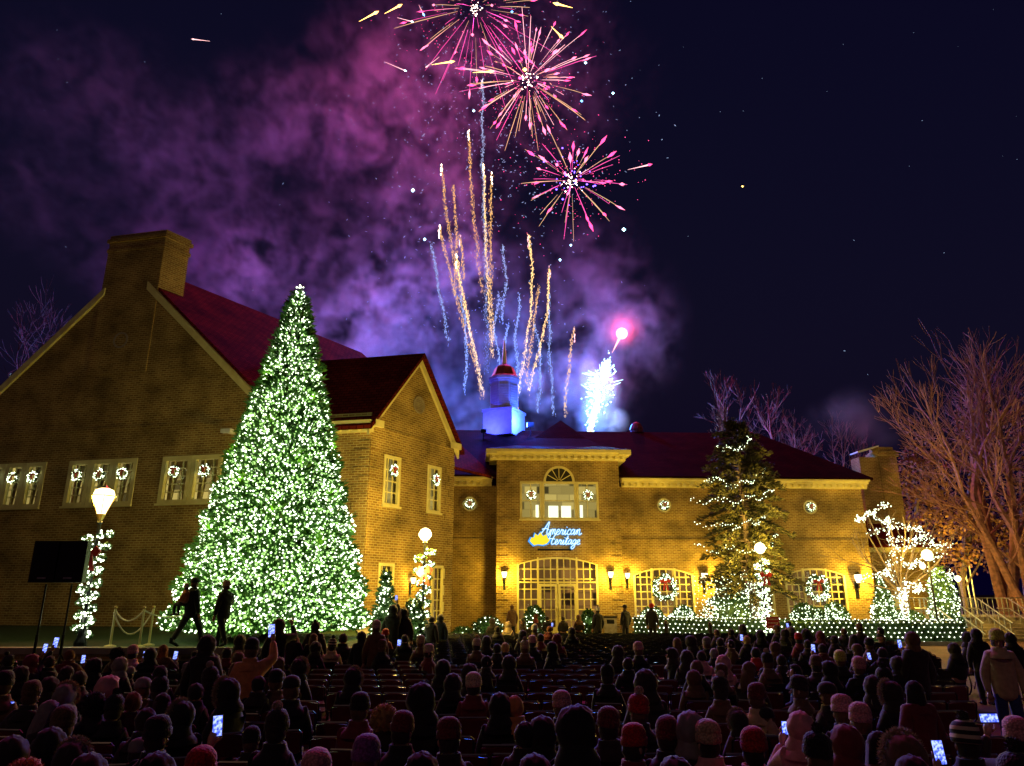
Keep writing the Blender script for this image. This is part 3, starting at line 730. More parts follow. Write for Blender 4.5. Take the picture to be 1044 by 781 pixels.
# ================================================================ low right wing with chimney
zw = Ff(920, 561)[1]
rwg = thing('brick_building', 'low brick annexe with tall chimney at the right end of the long building', 'building', F(u_r + 3, 0, 0))
ua, ub = u_r + .01, Ff(962, 600, 1.5)[0]
def WP(u, d, z): return F(u, d + 1.5, z)
q = MB(); wallgrid(q, WP, ua, ub, 0, zw, [(Ff(905, 600, 1.5)[0], Ff(918, 600, 1.5)[0], .9, 2.3)]); q.poly([WP(ub, 0, 0), WP(ub, 10, 0), WP(ub, 10, zw), WP(ub, 0, zw)]); q.build('wall', M['brick'], rwg, uv=True)
window(rwg, WP, Ff(905, 600, 1.5)[0], Ff(918, 600, 1.5)[0], .9, 2.3, 2, 3)
q = MB(); cornice(q, WP, ua, ub + .2, zw - .05, .35, .4); q.build('cornice', M['trim'], rwg)
q = MB(); zt = atY(900, 497, FY + 6).z; q.slab([WP(ua - .1, -.4, zw + .36), WP(ub + .3, -.4, zw + .36), WP(ub - 2.4, 5, zt), WP(ua - .1, 5, zt)], (0, 0, -.12)); q.slab([WP(ub + .3, -.4, zw + .36), WP(ub + .3, 10, zw + .36), WP(ub - 2.4, 5, zt)], (0, 0, -.12)); q.build('roof', M['shingle'], rwg, uv=True)
a, b = Ff(901, 500, 3)[0], Ff(919, 500, 3)[0]; zt = Ff(908, 459, 3)[1]
q = MB(); q.box(a, b, 1.5, 2.9, zw + .8, zt, T=WP); q.box(a - .12, b + .12, 1.38, 3.02, zt - .45, zt - .1, T=WP); q.box(a + .1, b - .1, 1.6, 2.8, zt, zt + .25, T=WP)
q.box(a - 1.4, a - .002, 1.6, 2.8, zw + .8, zt - .5, T=WP)
cho = q.build('chimney', M['brick'], rwg, uv=True)
q = MB(); q.slab([WP(a - 1.5, 1.5, zt - .2), WP(a + .1, 1.5, zt + .25), WP(a + .1, 2.6, zt + .25), WP(a - 1.5, 2.6, zt - .2)], (0, 0, .1)); q.build('chimney_cap', M['whitep'], cho)
# ================================================================ plants and lights
def sprig(mb, p, d, l, wd, n=3, rnd=random):
    x, y = frame_of(d)
    for i in range(n):
        a = rnd.random() * 6.28; o = (x * math.cos(a) + y * math.sin(a))
        t = (d + o * .45).normalized(); s_ = t.cross(o)
        if s_.length < .1: s_ = x
        s_ = s_.normalized() * wd
        mb.add([p - s_ * .6, p + s_ * .6, p + t * l * .6 + s_, p + t * l, p + t * l * .6 - s_], [(0, 1, 2, 3, 4)])
def bulbs(mb, pts, r, jit=.3, ico=True):
    for p in pts: (mb.ico if ico else mb.octa)(p, r * (1 - jit + 2 * jit * random.random()))
def lit_parts(pts, r, parent, matn='bulb', nind=0, name='light_bulb'):
    "bulbs of a light string: the nearest ones as parts, the rest as one"
    pts = sorted(pts, key=lambda p: (Vector(p) - CAM).length)
    for p in pts[:nind]:
        b = MB(); b.ico(p, r * random.uniform(.85, 1.25)); b.build(name, M[matn], parent)
    b = MB(); bulbs(b, pts[nind:], r)
    if b.v: tag(b.build('string_lights', M[matn], parent), kind='stuff')

# ---- the big Christmas tree
TB = atY(272, 640, 24.6); TB.z = LAWN_Z; ttop = atY(302, 297, 24.6).z
TX = atY(302, 297, 24.6).x * .35 + TB.x * .65 + .1
xt = thing('christmas_tree', 'tall conical evergreen thickly covered in white lights on the lawn', 'christmas tree', (TX, 24.6, LAWN_Z))
TH = ttop - LAWN_Z - .25
def trad(t): return .13 + 2.98 * (1 - t) ** 1.0 * (1.0 if t > .03 else .9 + t * 3)
tc_ = Vector((TX, 24.6, LAWN_Z))
def tpt(t, a, k=1.0):
    r = trad(t) * k; return tc_ + Vector((r * math.cos(a), r * math.sin(a), .25 + t * TH))
fo = MB(); rnd = random.Random(3)
for i in range(15000):
    t = 1 - math.sqrt(rnd.random() * .985 + .0004) if i > 1000 else rnd.random(); t = min(.995, max(0, t))
    a = rnd.random() * 6.283; bump_ = 1 + .05 * math.sin(a * 9 + t * 40) + .04 * math.sin(t * 70)
    k_ = bump_ * rnd.uniform(.80, 1.0); p = tpt(t, a, k_)
    sprig(fo, p, Vector((math.cos(a), math.sin(a), rnd.uniform(-.3, .8))).normalized(), rnd.uniform(.14, .36), .035)
core = MB(); core.lathe([(trad(t / 20) * .80, .25 + t / 20 * TH) for t in range(21)], 40, tc_, mod=lambda a, z: 1 + .05 * math.sin(a * 11 + z * 7) + .04 * math.sin(z * 19 + a * 5))
fo.v += [Vector(v) for v in []]
b0 = len(fo.v); fo.add(core.v, core.f)
crown = fo.build('crown', M['needles'], xt)
q = MB(); q.tube([(TX, 24.6, LAWN_Z - .05), (TX, 24.6, LAWN_Z + 1)], .25, 10); q.build('trunk', M['bark'], xt)
pts = []
for i in range(8600):
    t = 1 - math.sqrt(rnd.random() * .99 + .0006); a = rnd.random() * 6.283
    pts.append(tpt(min(.998, max(0, t)), a, (1 + .05 * math.sin(a * 9 + t * 40) + .04 * math.sin(t * 70)) * rnd.uniform(.93, 1.06)))
for i in range(420):
    t = 1 - .30 * rnd.random() ** .8; a = rnd.random() * 6.283; pts.append(tpt(min(.998, t), a, rnd.uniform(.9, 1.1)))
for i in range(10): pts.append(tpt(1, rnd.random() * 6.28, rnd.uniform(.2, 1)) + Vector((0, 0, rnd.uniform(-.1, .22))))
front = [p for p in pts if p.y < 24.6]; back = [p for p in pts if p.y >= 24.6]
lit_parts(front, .0275, xt, nind=100)
b = MB(); bulbs(b, back, .036, ico=False); tag(b.build('string_lights', M['bulb'], xt), kind='stuff')
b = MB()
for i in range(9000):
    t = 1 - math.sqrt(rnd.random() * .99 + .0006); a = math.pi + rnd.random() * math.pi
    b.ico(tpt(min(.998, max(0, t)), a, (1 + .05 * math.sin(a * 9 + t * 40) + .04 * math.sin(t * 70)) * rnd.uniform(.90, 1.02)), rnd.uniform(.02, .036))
tag(b.build('string_lights', M['bulbhalo'], xt), kind='stuff')  # glowing green specks added to imitate the halo between the bulbs
for i in range(44):
    t = (i + .5) / 44; t = 1 - math.sqrt(1 - t * .97); a = i * 2.4
    lamp(tpt(t, a, 1.07), (.80, 1, .10), 6, .12, xt)

# ---- wreaths
def wreath(c, n, r, label, big):
    g = 'large lit wreaths on the arched windows' if big else 'small lit wreaths hung in the upper windows'
    t = thing('wreath', label, 'wreath', c, 0, g)
    x = n.cross(Vector((0, 0, 1))).normalized() * -1; z = Vector((0, 0, 1)); rnd = random.Random(int(c.x * 31))
    q = MB(); ring = [c + (x * math.cos(a) + z * math.sin(a)) * r * .76 for a in [2 * math.pi * i / 20 for i in range(21)]]
    q.tube(ring, r * .12, 6, cap=False)
    for i in range(int(130 if big else 60)):
        a = rnd.random() * 6.28; rr = r * .76 + rnd.uniform(-.2, .2) * r
        d = (x * math.cos(a) + z * math.sin(a)) * rnd.uniform(-1, 1) - n * .6 + (z * math.cos(a) - x * math.sin(a)) * .8
        sprig(q, c + (x * math.cos(a) + z * math.sin(a)) * rr, d.normalized(), r * .26, r * .04, 2, rnd)
    q.build('greenery', M['shrub'], t)
    pts = []
    for i in range(150 if big else 44):
        a = rnd.random() * 6.28; rr = r * .76 + rnd.uniform(-.24, .24) * r; pts.append(c + (x * math.cos(a) + z * math.sin(a)) * rr - n * r * rnd.uniform(.08, .2))
    q = MB(); bulbs(q, pts, .028 if big else .020); tag(q.build('string_lights', M['bulb'], t), kind='stuff')
    bw = MB(); bc = c + z * r * (.42 if big else .35) - n * r * .26 ; s_ = r * (.42 if big else .5)
    for sx in (-1, 1):
        lp_ = [bc, bc + x * sx * s_ * .5 + z * s_ * .5 , bc + x * sx * s_ + z * s_ * .25, bc + x * sx * s_ * .85 - z * s_ * .2, bc]
        bw.slab(lp_[:4], -n * s_ * .18)
        bw.slab([bc, bc + x * sx * s_ * .2 - z * 0.02, bc + x * sx * s_ * .55 - z * s_ * 1.5, bc + x * sx * s_ * .2 - z * s_ * 1.4], -n * s_ * .12)
    bw.ico(bc - n * s_ * .1, s_ * .22); bw.build('bow', M['bow'], t)
for i, (c, n, r, lb) in enumerate(WREATHS):
    big = r > .6; wreath(c, n, r, lb if big else 'small lit wreath with red bow ' + lb, big)

# ---- lamp posts
def lamppost(c, ztop, label, lantern='globe', garland=True, W=60, s=1.0, second=None, group=None):
    t = thing('street_lamp', label, 'street lamp', c, 0, group); x, y = c.x, c.y; zb = c.z
    q = MB(); q.lathe([(.17, 0), (.17, .12), (.11, .25), (.09, .7), (.055, .9), (.05, ztop - zb - .35), (.09, ztop - zb - .3), (.05, ztop - zb - .24)], 12, c)
    if second: q.tube([(x, y, second[2] - .35), (second[0], second[1], second[2] - .35), (second[0], second[1], second[2] - .18)], .03, 6)
    q.build('post', M['black'], t)
    g = MB()
    if lantern == 'hex':
        zl = ztop - zb
        g.lathe([(.13, zl - .05), (.33, zl + .42), (.33, zl + .46)], 6, c); g.lathe([(.33, zl + .47), (.27, zl + .62), (.12, zl + .68)], 6, c); g.build('lamp_glass', M['globe'], t)
        fr = MB(); fr.lathe([(.345, zl + .44), (.36, zl + .455), (.345, zl + .47)], 6, c)
        for i in range(6):
            a = i * math.pi / 3; fr.tube([c + Vector((.13 * math.cos(a), .13 * math.sin(a), zl - .05)), c + Vector((.335 * math.cos(a), .335 * math.sin(a), zl + .44))], .012, 4)
        fr.lathe([(.06, zl - .24), (.14, zl - .06)], 8, c); fr.lathe([(.13, zl + .68), (.05, zl + .76), (.02, zl + .86)], 8, c); fr.build('lantern_frame', M['gold'], t)
        lc = c + Vector((0, 0, zl + .3))
    else:
        lc = Vector((x, y, ztop)); g.lathe([(.06, -.24 * s), (.15 * s, -.18 * s), (.235 * s, -.05 * s), (.24 * s, .04 * s), (.18 * s, .17 * s), (.08 * s, .235 * s), (.02, .25 * s)], 16, lc); g.build('lamp_glass', M['globe'], t, smooth=True)
    for a in (0, 2.1, 4.2): lamp(lc + Vector((.45 * math.cos(a + .8), .45 * math.sin(a + .8), 0)), (1, .68, .10), W / 3, .15, t)
    if second:
        g = MB(); g.lathe([(.05, -.17), (.14, -.08), (.16, .02), (.1, .13), (.03, .16)], 12, second); g.build('lamp_glass', M['globe'], t, smooth=True)
        lamp(Vector(second) + Vector((0, -.3, 0)), (1, .68, .10), W * .3, .1, t)
    if garland:
        q = MB(); pts = []; hh = ztop - zb - .55; rnd = random.Random(int(x * 10)); path = []
        for i in range(150):
            f_ = i / 150; a = f_ * 52; rr = .12 + .05 * f_ + (.10 if f_ > .78 else 0)
            p = c + Vector((rr * math.cos(a), rr * math.sin(a), .3 + f_ * (hh - .3))); path.append(p)
            for _ in range(3): sprig(q, p + Vector((rnd.uniform(-.05, .05), rnd.uniform(-.05, .05), rnd.uniform(-.05, .05))), Vector((math.cos(a), math.sin(a), rnd.uniform(-.5, .5))).normalized(), .17, .03, 2, rnd)
            pts.append(p + Vector((math.cos(a) * .1, math.sin(a) * .1, rnd.uniform(-.08, .08)))); pts.append(p + Vector((rnd.uniform(-.15, .15), rnd.uniform(-.15, .05), rnd.uniform(-.08, .08))))
        go = q.build('garland', M['shrub'], t)
        lit_parts(pts, .030 * max(1, c.y / 30), go)
        bw = MB(); bc = c + Vector((.05, -.34, hh * .80))
        for sx in (-1, 1):
            bw.slab([bc, bc + Vector((sx * .18, 0, .2)), bc + Vector((sx * .32, .02, .05)), bc + Vector((sx * .22, 0, -.1))], (0, -.06, 0))
            bw.slab([bc, bc + Vector((sx * .08, 0, 0)), bc + Vector((sx * .2, 0, -.5)), bc + Vector((sx * .06, 0, -.45))], (0, -.04, 0))
        bw.ico(bc, .08); bw.build('bow', M['bow'], t)
        for f_ in (.25, .6): lamp(c + Vector((0, -.4, hh * f_)), (.85, 1, .6), 4, .1, t)
    return t
c = atY(81, 658, 20.9); c.z = LAWN_Z
lt = atY(104, 522, 20.9); c.x = (c.x + lt.x) / 2
lamppost(c, lt.z, 'tall lamp on the lawn with six-sided lantern, post wrapped in lit garland', 'hex', W=230)
c = atY(430, 650, 27.5); c.z = 0; lt = atY(432, 545, 27.5)
lamppost(c, lt.z, 'lamp with round globe and a lower second globe before the narrow gable end, garland wrapped', W=1300, s=1.0, second=(c.x - .1, c.y - .25, atY(429, 583, 27.2).z))
c = atY(783, 645, 37.5); c.z = 0; lt = atY(782, 559, 37.5)
lamppost(c, lt.z, 'globe lamp wrapped in lit garland right of the lit pine', W=3000, s=1.15)
c = atY(957, 640, 39.0); c.z = 0; lt = atY(957, 566, 39.0)
lamppost(c, lt.z, 'globe lamp with a smaller second globe rising behind the lit column shrub', W=1300, s=1.2, garland=False, second=(c.x - .45, c.y - .2, atY(948, 577, 38.8).z))
c = atY(985, 640, 55.0); c.z = 0; lt = atY(985, 590, 55.0)
lamppost(c, lt.z, 'small distant street lamp glowing left of the lit stair railing', W=2600, s=.9, garland=False)
for px, lb in ((994, 'left of two thin dim double-headed lamp posts behind the stairs'), (999, 'right of two thin dim double-headed lamp posts behind the stairs')):
    p = atY(px, 640, 60); t = thing('lamp_post', lb, 'lamp post', (p.x, 60, 0)); tz = atY(px, 571, 60).z
    q = MB(); q.tube([(p.x, 60, 0), (p.x, 60, tz)], .07, 6); q.tube([(p.x - .5, 60, tz), (p.x + .5, 60, tz)], .05, 6); q.box(p.x - .65, p.x - .3, 59.8, 60.2, tz, tz + .2); q.box(p.x + .3, p.x + .65, 59.8, 60.2, tz, tz + .2); q.build('post', M['iron'], t)

# ---- shrubs in lights
def shrub(c, prof, label, nb, group=None, br=.030, seed=1, W=6, leafn=900, name='lit_shrub', r_=None):
    t = thing(name, label, 'shrub', c, 0, group); rnd = random.Random(seed)
    h = prof[-1][1]
    def rad(z):
        for (r0, z0), (r1, z1) in zip(prof, prof[1:]):
            if z0 <= z <= z1: return r0 + (r1 - r0) * (z - z0) / max(1e-6, z1 - z0)
        return .02
    mxr = max(r for r, z in prof)
    def pt(k0, k1):
        while True:
            z = rnd.random() * h
            if rnd.random() * mxr < rad(z) + .05: break
        a = rnd.random() * 6.283; k = rnd.uniform(k0, k1) * (1 + .12 * math.sin(a * 3 + z * 4 + seed)); r = rad(z) * k
        return c + Vector((r * math.cos(a), r * math.sin(a), z)), Vector((math.cos(a), math.sin(a), rnd.uniform(-.3, .7))).normalized()
    q = MB()
    for i in range(leafn):
        p, d = pt(.55, 1.0); sprig(q, p, d, .2, .04, 2, rnd)
    q.lathe([(r * .7, z) for r, z in prof], 12, c, mod=lambda a, z: 1 + .1 * math.sin(a * 5 + z * 6))
    q.build('foliage', M['shrub'], t)
    pts = [pt(.85, 1.12)[0] for i in range(nb)]
    lit_parts(pts, br, t)
    if W: lamp(c + Vector((0, -mxr * 1.25, h * .6)), (.85, 1, .55), W, .2, t)
    return t
cone = lambda r, h: [(r * .8, 0), (r, h * .12), (r * .62, h * .5), (r * .3, h * .8), (.04, h)]
ball = lambda r, h: [(r * .6, 0), (r, h * .35), (r * .9, h * .65), (r * .5, h * .9), (.05, h)]
def pxshrub(px, pyt, Y, wpx, kind, label, n, z0=0, **k):
    p = atY(px, pyt, Y); p2 = Vector((p.x, Y, z0)); r = wpx / 2 / 758 * Y
    return shrub(p2, kind(r, max(.4, p.z - z0)), label, n, **k)
pxshrub(394, 583, 26, 34, cone, 'cone-shaped lit shrub between the tall tree and the corner lamp', 420, seed=2)
pxshrub(423, 611, 26.5, 22, ball, 'small lit shrub at the foot of the corner globe lamp', 170, seed=3)
pxshrub(472, 640, 36, 22, ball, 'low dim lit shrub left of the entrance people', 70, seed=4)
pxshrub(497, 629, 40, 30, ball, 'low lit shrub under the blank wall left of the glass entrance', 90, seed=41)
pxshrub(545, 618, 43, 22, ball, 'lit shrub at the left side of the glass entrance', 110, seed=5)
pxshrub(600, 622, 43, 14, ball, 'little lit shrub at the right side of the glass entrance', 60, seed=6)
pxshrub(665, 619, 43.5, 26, ball, 'lit round shrub under the left arched window, its left half', 420, seed=7)
pxshrub(696, 617, 43.5, 26, ball, 'lit round shrub under the left arched window, its right half', 460, seed=8)
pxshrub(819, 615, 43, 28, ball, 'dim lit shrub under the left part of the rightmost arched window', 330, seed=9)
pxshrub(834, 620, 42, 16, ball, 'small bright lit ball shrub under the rightmost arched window', 300, seed=10)
pxshrub(850, 614, 42, 26, ball, 'bright lit ball shrub below the right wall lamp', 620, seed=11)
pxshrub(897, 588, 42, 32, cone, 'broad lit shrub left of the bare lit tree', 620, seed=12)
pxshrub(956, 578, 40.5, 26, lambda r, h: [(r, 0), (r, h * .4), (r * .8, h * .8), (.1, h)], 'column-shaped lit shrub right of the bare lit tree', 700, seed=13)
pxshrub(925, 622, 42, 40, ball, 'low lit shrub at the foot of the bare lit tree', 150, seed=14)
# ---- hedge covered with net lights, and its kerb
hp = [atY(650, 640, 42.5), atY(700, 640, 40.5), atY(760, 640, 38.5), atY(820, 640, 37.3), atY(900, 640, 36.8), atY(980, 640, 36.8)]
hp = [Vector((p.x, p.y, 0)) for p in hp]
ht = thing('hedge', 'low clipped hedge under a net of white lights along the front of the long building', 'hedge', hp[2])
q = MB(); pts = []; rnd = random.Random(9); HH = 1.12
for p, q2 in zip(hp, hp[1:]):
    d = (q2 - p); n = Vector((d.y, -d.x, 0)).normalized(); Ln = d.length
    q.slab([p + n * .38, q2 + n * .38, q2 - n * .38, p - n * .38], (0, 0, HH - .1))
    for i in range(int(Ln * 130)):
        a = rnd.random(); s_ = rnd.random()
        if s_ < .6: sprig(q, p + d * a + n * .4 + Vector((0, 0, rnd.random() * HH)), (n + Vector((rnd.uniform(-.6, .6), 0, rnd.uniform(-.5, .5)))).normalized(), .14, .035, 2, rnd)
        else: sprig(q, p + d * a + n * rnd.uniform(-.4, .4) + Vector((0, 0, HH - .1)), Vector((rnd.uniform(-.5, .5), rnd.uniform(-.5, .5), 1)).normalized(), .14, .035, 2, rnd)
    nn = int(Ln / .26)
    for i in range(nn):
        for j in range(5):
            pts.append(p + d * ((i + (.5 if j % 2 else 0)) / nn) + n * .47 + Vector((rnd.uniform(-.03, .03), 0, .14 + j * .22 + rnd.uniform(-.03, .03))))
        for j in range(2): pts.append(p + d * (i / nn) + n * (.25 - j * .35) + Vector((0, 0, HH + rnd.uniform(-.03, .06))))
q.build('foliage', M['shrub'], ht); lit_parts(pts, .034, ht, 'bulbw')
for i in range(5):
    p = hp[0].lerp(hp[-1], (i + .5) / 5); lamp(Vector((p.x, 35.6 if i > 1 else 37.5 + (1 - i) * 2, 1.0)), (.9, 1, .6), 5, .3, ht)
kb = MB()
for i, (p, q2) in enumerate(zip(hp, hp[1:])):
    d = (q2 - p); n = Vector((d.y, -d.x, 0)).normalized(); kb.slab([p + n * .75, q2 + n * .75, q2 + n * .55, p + n * .55], (0, 0, .16 + i * .003))
kb.slab([hp[0] + Vector((-9.5, 1.2, 0)), hp[0] + Vector((-.1, -.6, 0)), hp[0] + Vector((-.1, -.4, 0)), hp[0] + Vector((-9.5, 1.4, 0))], (0, 0, .14))
tag(kb.build('kerb', M['stone']), kind='structure')

# ---- pine with swags of lights
pb_ = atY(768, 640, 41.5); PX, PY = atY(757, 520, 41.5).x, 41.5; pt_ = atY(757, 428, PY).z
pn = thing('pine_tree', 'loose dark pine wound with swags of white lights in front of the arched windows', 'tree', (PX, PY, 0))
rnd = random.Random(21); q = MB(); q.tube([(PX + .15, PY, 0), (PX + .08, PY, pt_ * .5), (PX, PY, pt_)], [.2, .14, .03], 8); fq = MB()
def prad(f): return 2.4 * min(1, (1 - f) * 2.9 + .05) ** .7 * (1 if f > .28 else .92)
for i in range(165):
    f = .17 + .81 * ((i + rnd.uniform(-3, 3)) % 165 / 165) ** .93; z = f * pt_; a = i * 2.4 + rnd.uniform(-.3, .3); l = prad(f) * rnd.uniform(.6, 1.15)
    if rnd.random() < .07: l *= 1.3
    ps = [Vector((PX + math.cos(a) * l * k_, PY + math.sin(a) * l * k_, z + .45 * k_ * l * (.5 if f > .6 else .15) - .32 * k_ * k_ * l + .1)) for k_ in (0, .25, .5, .75, 1)]
    q.tube(ps, [.05, .04, .03, .022, .01], 4)
    for j in range(int(36 + 22 * l)):
        k_ = rnd.uniform(.18, 1.0); ii = min(3, int(k_ * 4)); p = ps[ii].lerp(ps[ii + 1], k_ * 4 - ii)
        d = (ps[4] - ps[0]).normalized(); side = Vector((-math.sin(a), math.cos(a), 0)) * rnd.uniform(-.42, .42) * (.3 + l * .25) * k_
        sprig(fq, p + side + Vector((0, 0, rnd.uniform(-.14, .1))), (d + side * 1.5 + Vector((0, 0, rnd.uniform(-.3, .7)))).normalized(), rnd.uniform(.2, .34), .028, 3, rnd)
q.build('trunk', M['bark'], pn); fq.build('crown', M['pine'], pn)
pts = []
for (ya, xs) in ((452, (735, 772)), (485, (722, 786)), (508, (708, 796)), (533, (712, 790)), (557, (712, 800))):
    for s_ in range(36):
        t = s_ / 36; x = xs[0] + (xs[1] - xs[0]) * t; y = ya + 13 * math.sin(t * math.pi) * (1 + .3 * math.sin(ya)) - 12 * t + 3 * math.sin(t * 21 + ya)
        p = atY(x, y, PY - 1.0); off = math.cos((t - .5) * 3.0) * prad(min(1, p.z / pt_)) * .85
        pts.append(Vector((p.x, PY - off, p.z + rnd.uniform(-.1, .1))))
        if rnd.random() < .5: pts.append(Vector((p.x + rnd.uniform(-.15, .15), PY - off - .05, p.z + rnd.uniform(-.2, .15))))
for i in range(60):
    f = rnd.uniform(.1, .24); a = rnd.random() * 6.28; pts.append(Vector((PX + .1 + .24 * math.cos(a), PY + .24 * math.sin(a), f * pt_)))
for i in range(360):
    a = rnd.random() * 6.28; r = 2.2 * math.sqrt(rnd.random()); z = rnd.uniform(.8, 3.3); pts.append(Vector((PX - .9 + r * math.cos(a), PY + r * .6 * math.sin(a), z + .3 * math.sin(r * 4))))
for i in range(170): pts.append(Vector((PX + .5 + rnd.gauss(0, .25), PY - .2 + rnd.gauss(0, .2), rnd.uniform(.3, 3.2))))
lit_parts(pts, .023, pn)
for z in (1.5, 2.8, 4.5, 6.5): lamp((PX - .2, PY - 2.7, z), (.9, 1, .6), 9, .2, pn)
# leafy low branches of the shrub mass under the pine
pxshrub(745, 596, 42.3, 56, ball, 'wide tangled lit shrub beneath the pine', 420, seed=31, leafn=700)

# ---- bare tree in lights at right
def grow(mb, p, d, l, r, depth, rnd, spread=.55, up=.12, nodes=None, lmin=.15, shrink=.78, minr=.01, nk=None, gn=5):
    pts = [p]; dd = d.copy(); n = 3
    for i in range(n):
        dd = (dd + Vector((rnd.uniform(-1, 1), rnd.uniform(-1, 1), rnd.uniform(-.6, .8))) * .20 + Vector((0, 0, up * .3))).normalized(); pts.append(pts[-1] + dd * l / n)
    r1 = r * .68
    mb.tube(pts, [r, r * .88, r * .78, r1], gn if depth > 2 else 3, cap=False)
    if nodes is not None: nodes.extend([(a, depth) for a in pts])
    if depth <= 0 or l < lmin: return
    k = nk or (3 if rnd.random() < .55 else 2)
    for i in range(k):
        x, y = frame_of(dd); a = rnd.random() * 6.28 + i * 6.28 / k; s_ = spread * rnd.uniform(.5, 1.2) * (.45 if i == 0 else 1)
        nd = (dd + (x * math.cos(a) + y * math.sin(a)) * s_ + Vector((0, 0, up))).normalized()
        grow(mb, pts[-1], nd, l * shrink * rnd.uniform(.8, 1.15), max(minr, r1 * (.95 if i == 0 else .72)), depth - 1, rnd, spread, up, nodes, lmin, shrink, minr, None, gn)
    if depth >= 2:
        for j in (1, 2):
            x, y = frame_of(dd); a = rnd.random() * 6.28
            nd = (dd * .6 + (x * math.cos(a) + y * math.sin(a)) + Vector((0, 0, up))).normalized(); grow(mb, pts[j], nd, l * .6, max(minr, r1 * .45), depth - 2, rnd, spread, up, nodes, lmin, shrink, minr, None, gn)
bt = atY(925, 640, 41.5); bt.z = 0
t = thing('bare_tree', 'small leafless tree with trunk and boughs wrapped in white lights', 'tree', bt)
rnd = random.Random(12); q = MB(); nodes = []
q.tube([bt, bt + Vector((.1, 0, 1.4)), bt + Vector((0, 0, 2.6))], [.16, .13, .11], 8)
for i, (dx, dy, dz) in enumerate(((-.9, 0, 1), (-.25, -.4, 1.3), (.6, .2, 1), (1.1, -.2, .55), (-.7, .4, .8), (.1, .3, 1.3))):
    grow(q, bt + Vector((0, 0, 2.2 + .1 * i)), Vector((dx, dy, dz)).normalized(), 1.75, .07, 3, rnd, .6, .05, nodes, minr=.008)
q.build('trunk', M['bark'], t)
pts = [];
for i in range(340): a = rnd.random() * 6.28; pts.append(bt + Vector((.19 * math.cos(a), .19 * math.sin(a), rnd.uniform(.1, 2.7))))
paths = [[(872, 530), (889, 527), (899, 517), (911, 515)], [(893, 545), (912, 535), (930, 540), (944, 537)], [(903, 530), (912, 548), (930, 552), (953, 546)], [(905, 552), (925, 562), (945, 553), (968, 556)],
         [(905, 565), (928, 578), (948, 571), (962, 567)], [(880, 592), (900, 583), (915, 586), (935, 597)], [(918, 610), (934, 598), (950, 603)], [(955, 580), (965, 592), (983, 584)], [(910, 572), (920, 585), (925, 600)], [(892, 520), (902, 535), (915, 528)], [(944, 537), (955, 546), (960, 560)]]
for pa_ in paths:
    P3 = [Vector((atY(x, y, 41.0).x, 41.5 + .9 * math.sin(x * .2), atY(x, y, 41.3).z)) for x, y in pa_]
    q = MB(); q.tube([bt + Vector((0, 0, 2.4))] + P3, [.05] + [.03] * (len(P3) - 1) + [.01], 4); q.build('bough', M['bark'], t)
    for a, b in zip(P3, P3[1:]):
        n = int((a - b).length / .045)
        for i in range(n): pts.append(a.lerp(b, i / n) + Vector((rnd.gauss(0, .11), rnd.gauss(0, .11), rnd.gauss(0, .10))))
lit_parts(pts, .028, t)
for z in (2, 4.2, 5.8): lamp(bt + Vector((0, -1.2, z)), (.9, 1, .65), 6, .2, t)

# ---- big bare trees, right and behind
def bare(px, Y, stems, label, seed, h0, r0, depth, mt='palebark', spread=.5, lmin=.3, up=.14, minr=.014, group=None, tips=0):
    b = atY(px, 600, Y); b.z = 0; t = thing('bare_tree', label, 'tree', b, 0, group); rnd = random.Random(seed); tr = MB(); q = MB()
    for (dx, dy, dz, hl) in stems:
        d = Vector((dx, dy, dz)).normalized(); p1 = b + d * hl
        mid = b + d * hl * .5 + Vector((rnd.uniform(-.15, .15), 0, 0)); tr.tube([b, mid, p1], [r0, r0 * .8, r0 * .68], 9)
        grow(q, p1, (d + Vector((rnd.uniform(-.1, .1), 0, 0))).normalized(), h0, r0 * .68, depth, rnd, spread, up, None, lmin, .8, minr)
        grow(q, mid + Vector((0, 0, hl * .25)), (d * .3 + Vector((rnd.choice((-1, 1)) * .8, rnd.uniform(-.4, .4), .5))).normalized(), h0 * .8, r0 * .3, depth - 1, rnd, spread, up * .5, None, lmin, .8, minr)
    tr.build('trunk', M[mt], t); q.build('crown', M[mt], t); return t
bare(1022, 46, [(-.09, 0, 1, 7.5), (.03, .1, 1, 8), (.16, -.1, 1, 7)], 'tall pale leafless tree with three stems behind the stair railing', 5, 3.2, .36, 5, spread=.50, up=.08, tips=1)
bare(1052, 44, [(-.05, 0, 1, 5), (-.3, .1, 1, 5.5)], 'pale leafless tree leaning in at the right edge of the picture', 8, 3.2, .3, 5, spread=.5, up=.08, tips=1)
bare(786, 72, [(-.1, 0, 1, 14.5), (.12, 0, 1, 14)], 'leafless tree rising behind the roof right of the pine top', 3, 3.0, .25, 5, spread=.5)
bare(745, 70, [(0, 0, 1, 15)], 'short bushy leafless treetop behind the roof directly over the pine', 17, 1.5, .2, 5, mt='dryleaf', spread=.7)
bare(822, 78, [(0, 0, 1, 15)], 'small leafless treetop low behind the sloping end of the long roof', 13, 1.8, .2, 5, spread=.6)
bare(868, 74, [(.0, 0, 1, 10), (-.25, 0, 1, 10)], 'leafless tree behind the right-hand brick chimney', 23, 2.6, .22, 5, spread=.6)
bare(-20, 60, [(0.05, 0, 1, 14)], 'dark reddish tree at the far left edge behind the big brick building', 29, 4, .3, 5, mt='bark', spread=.6)
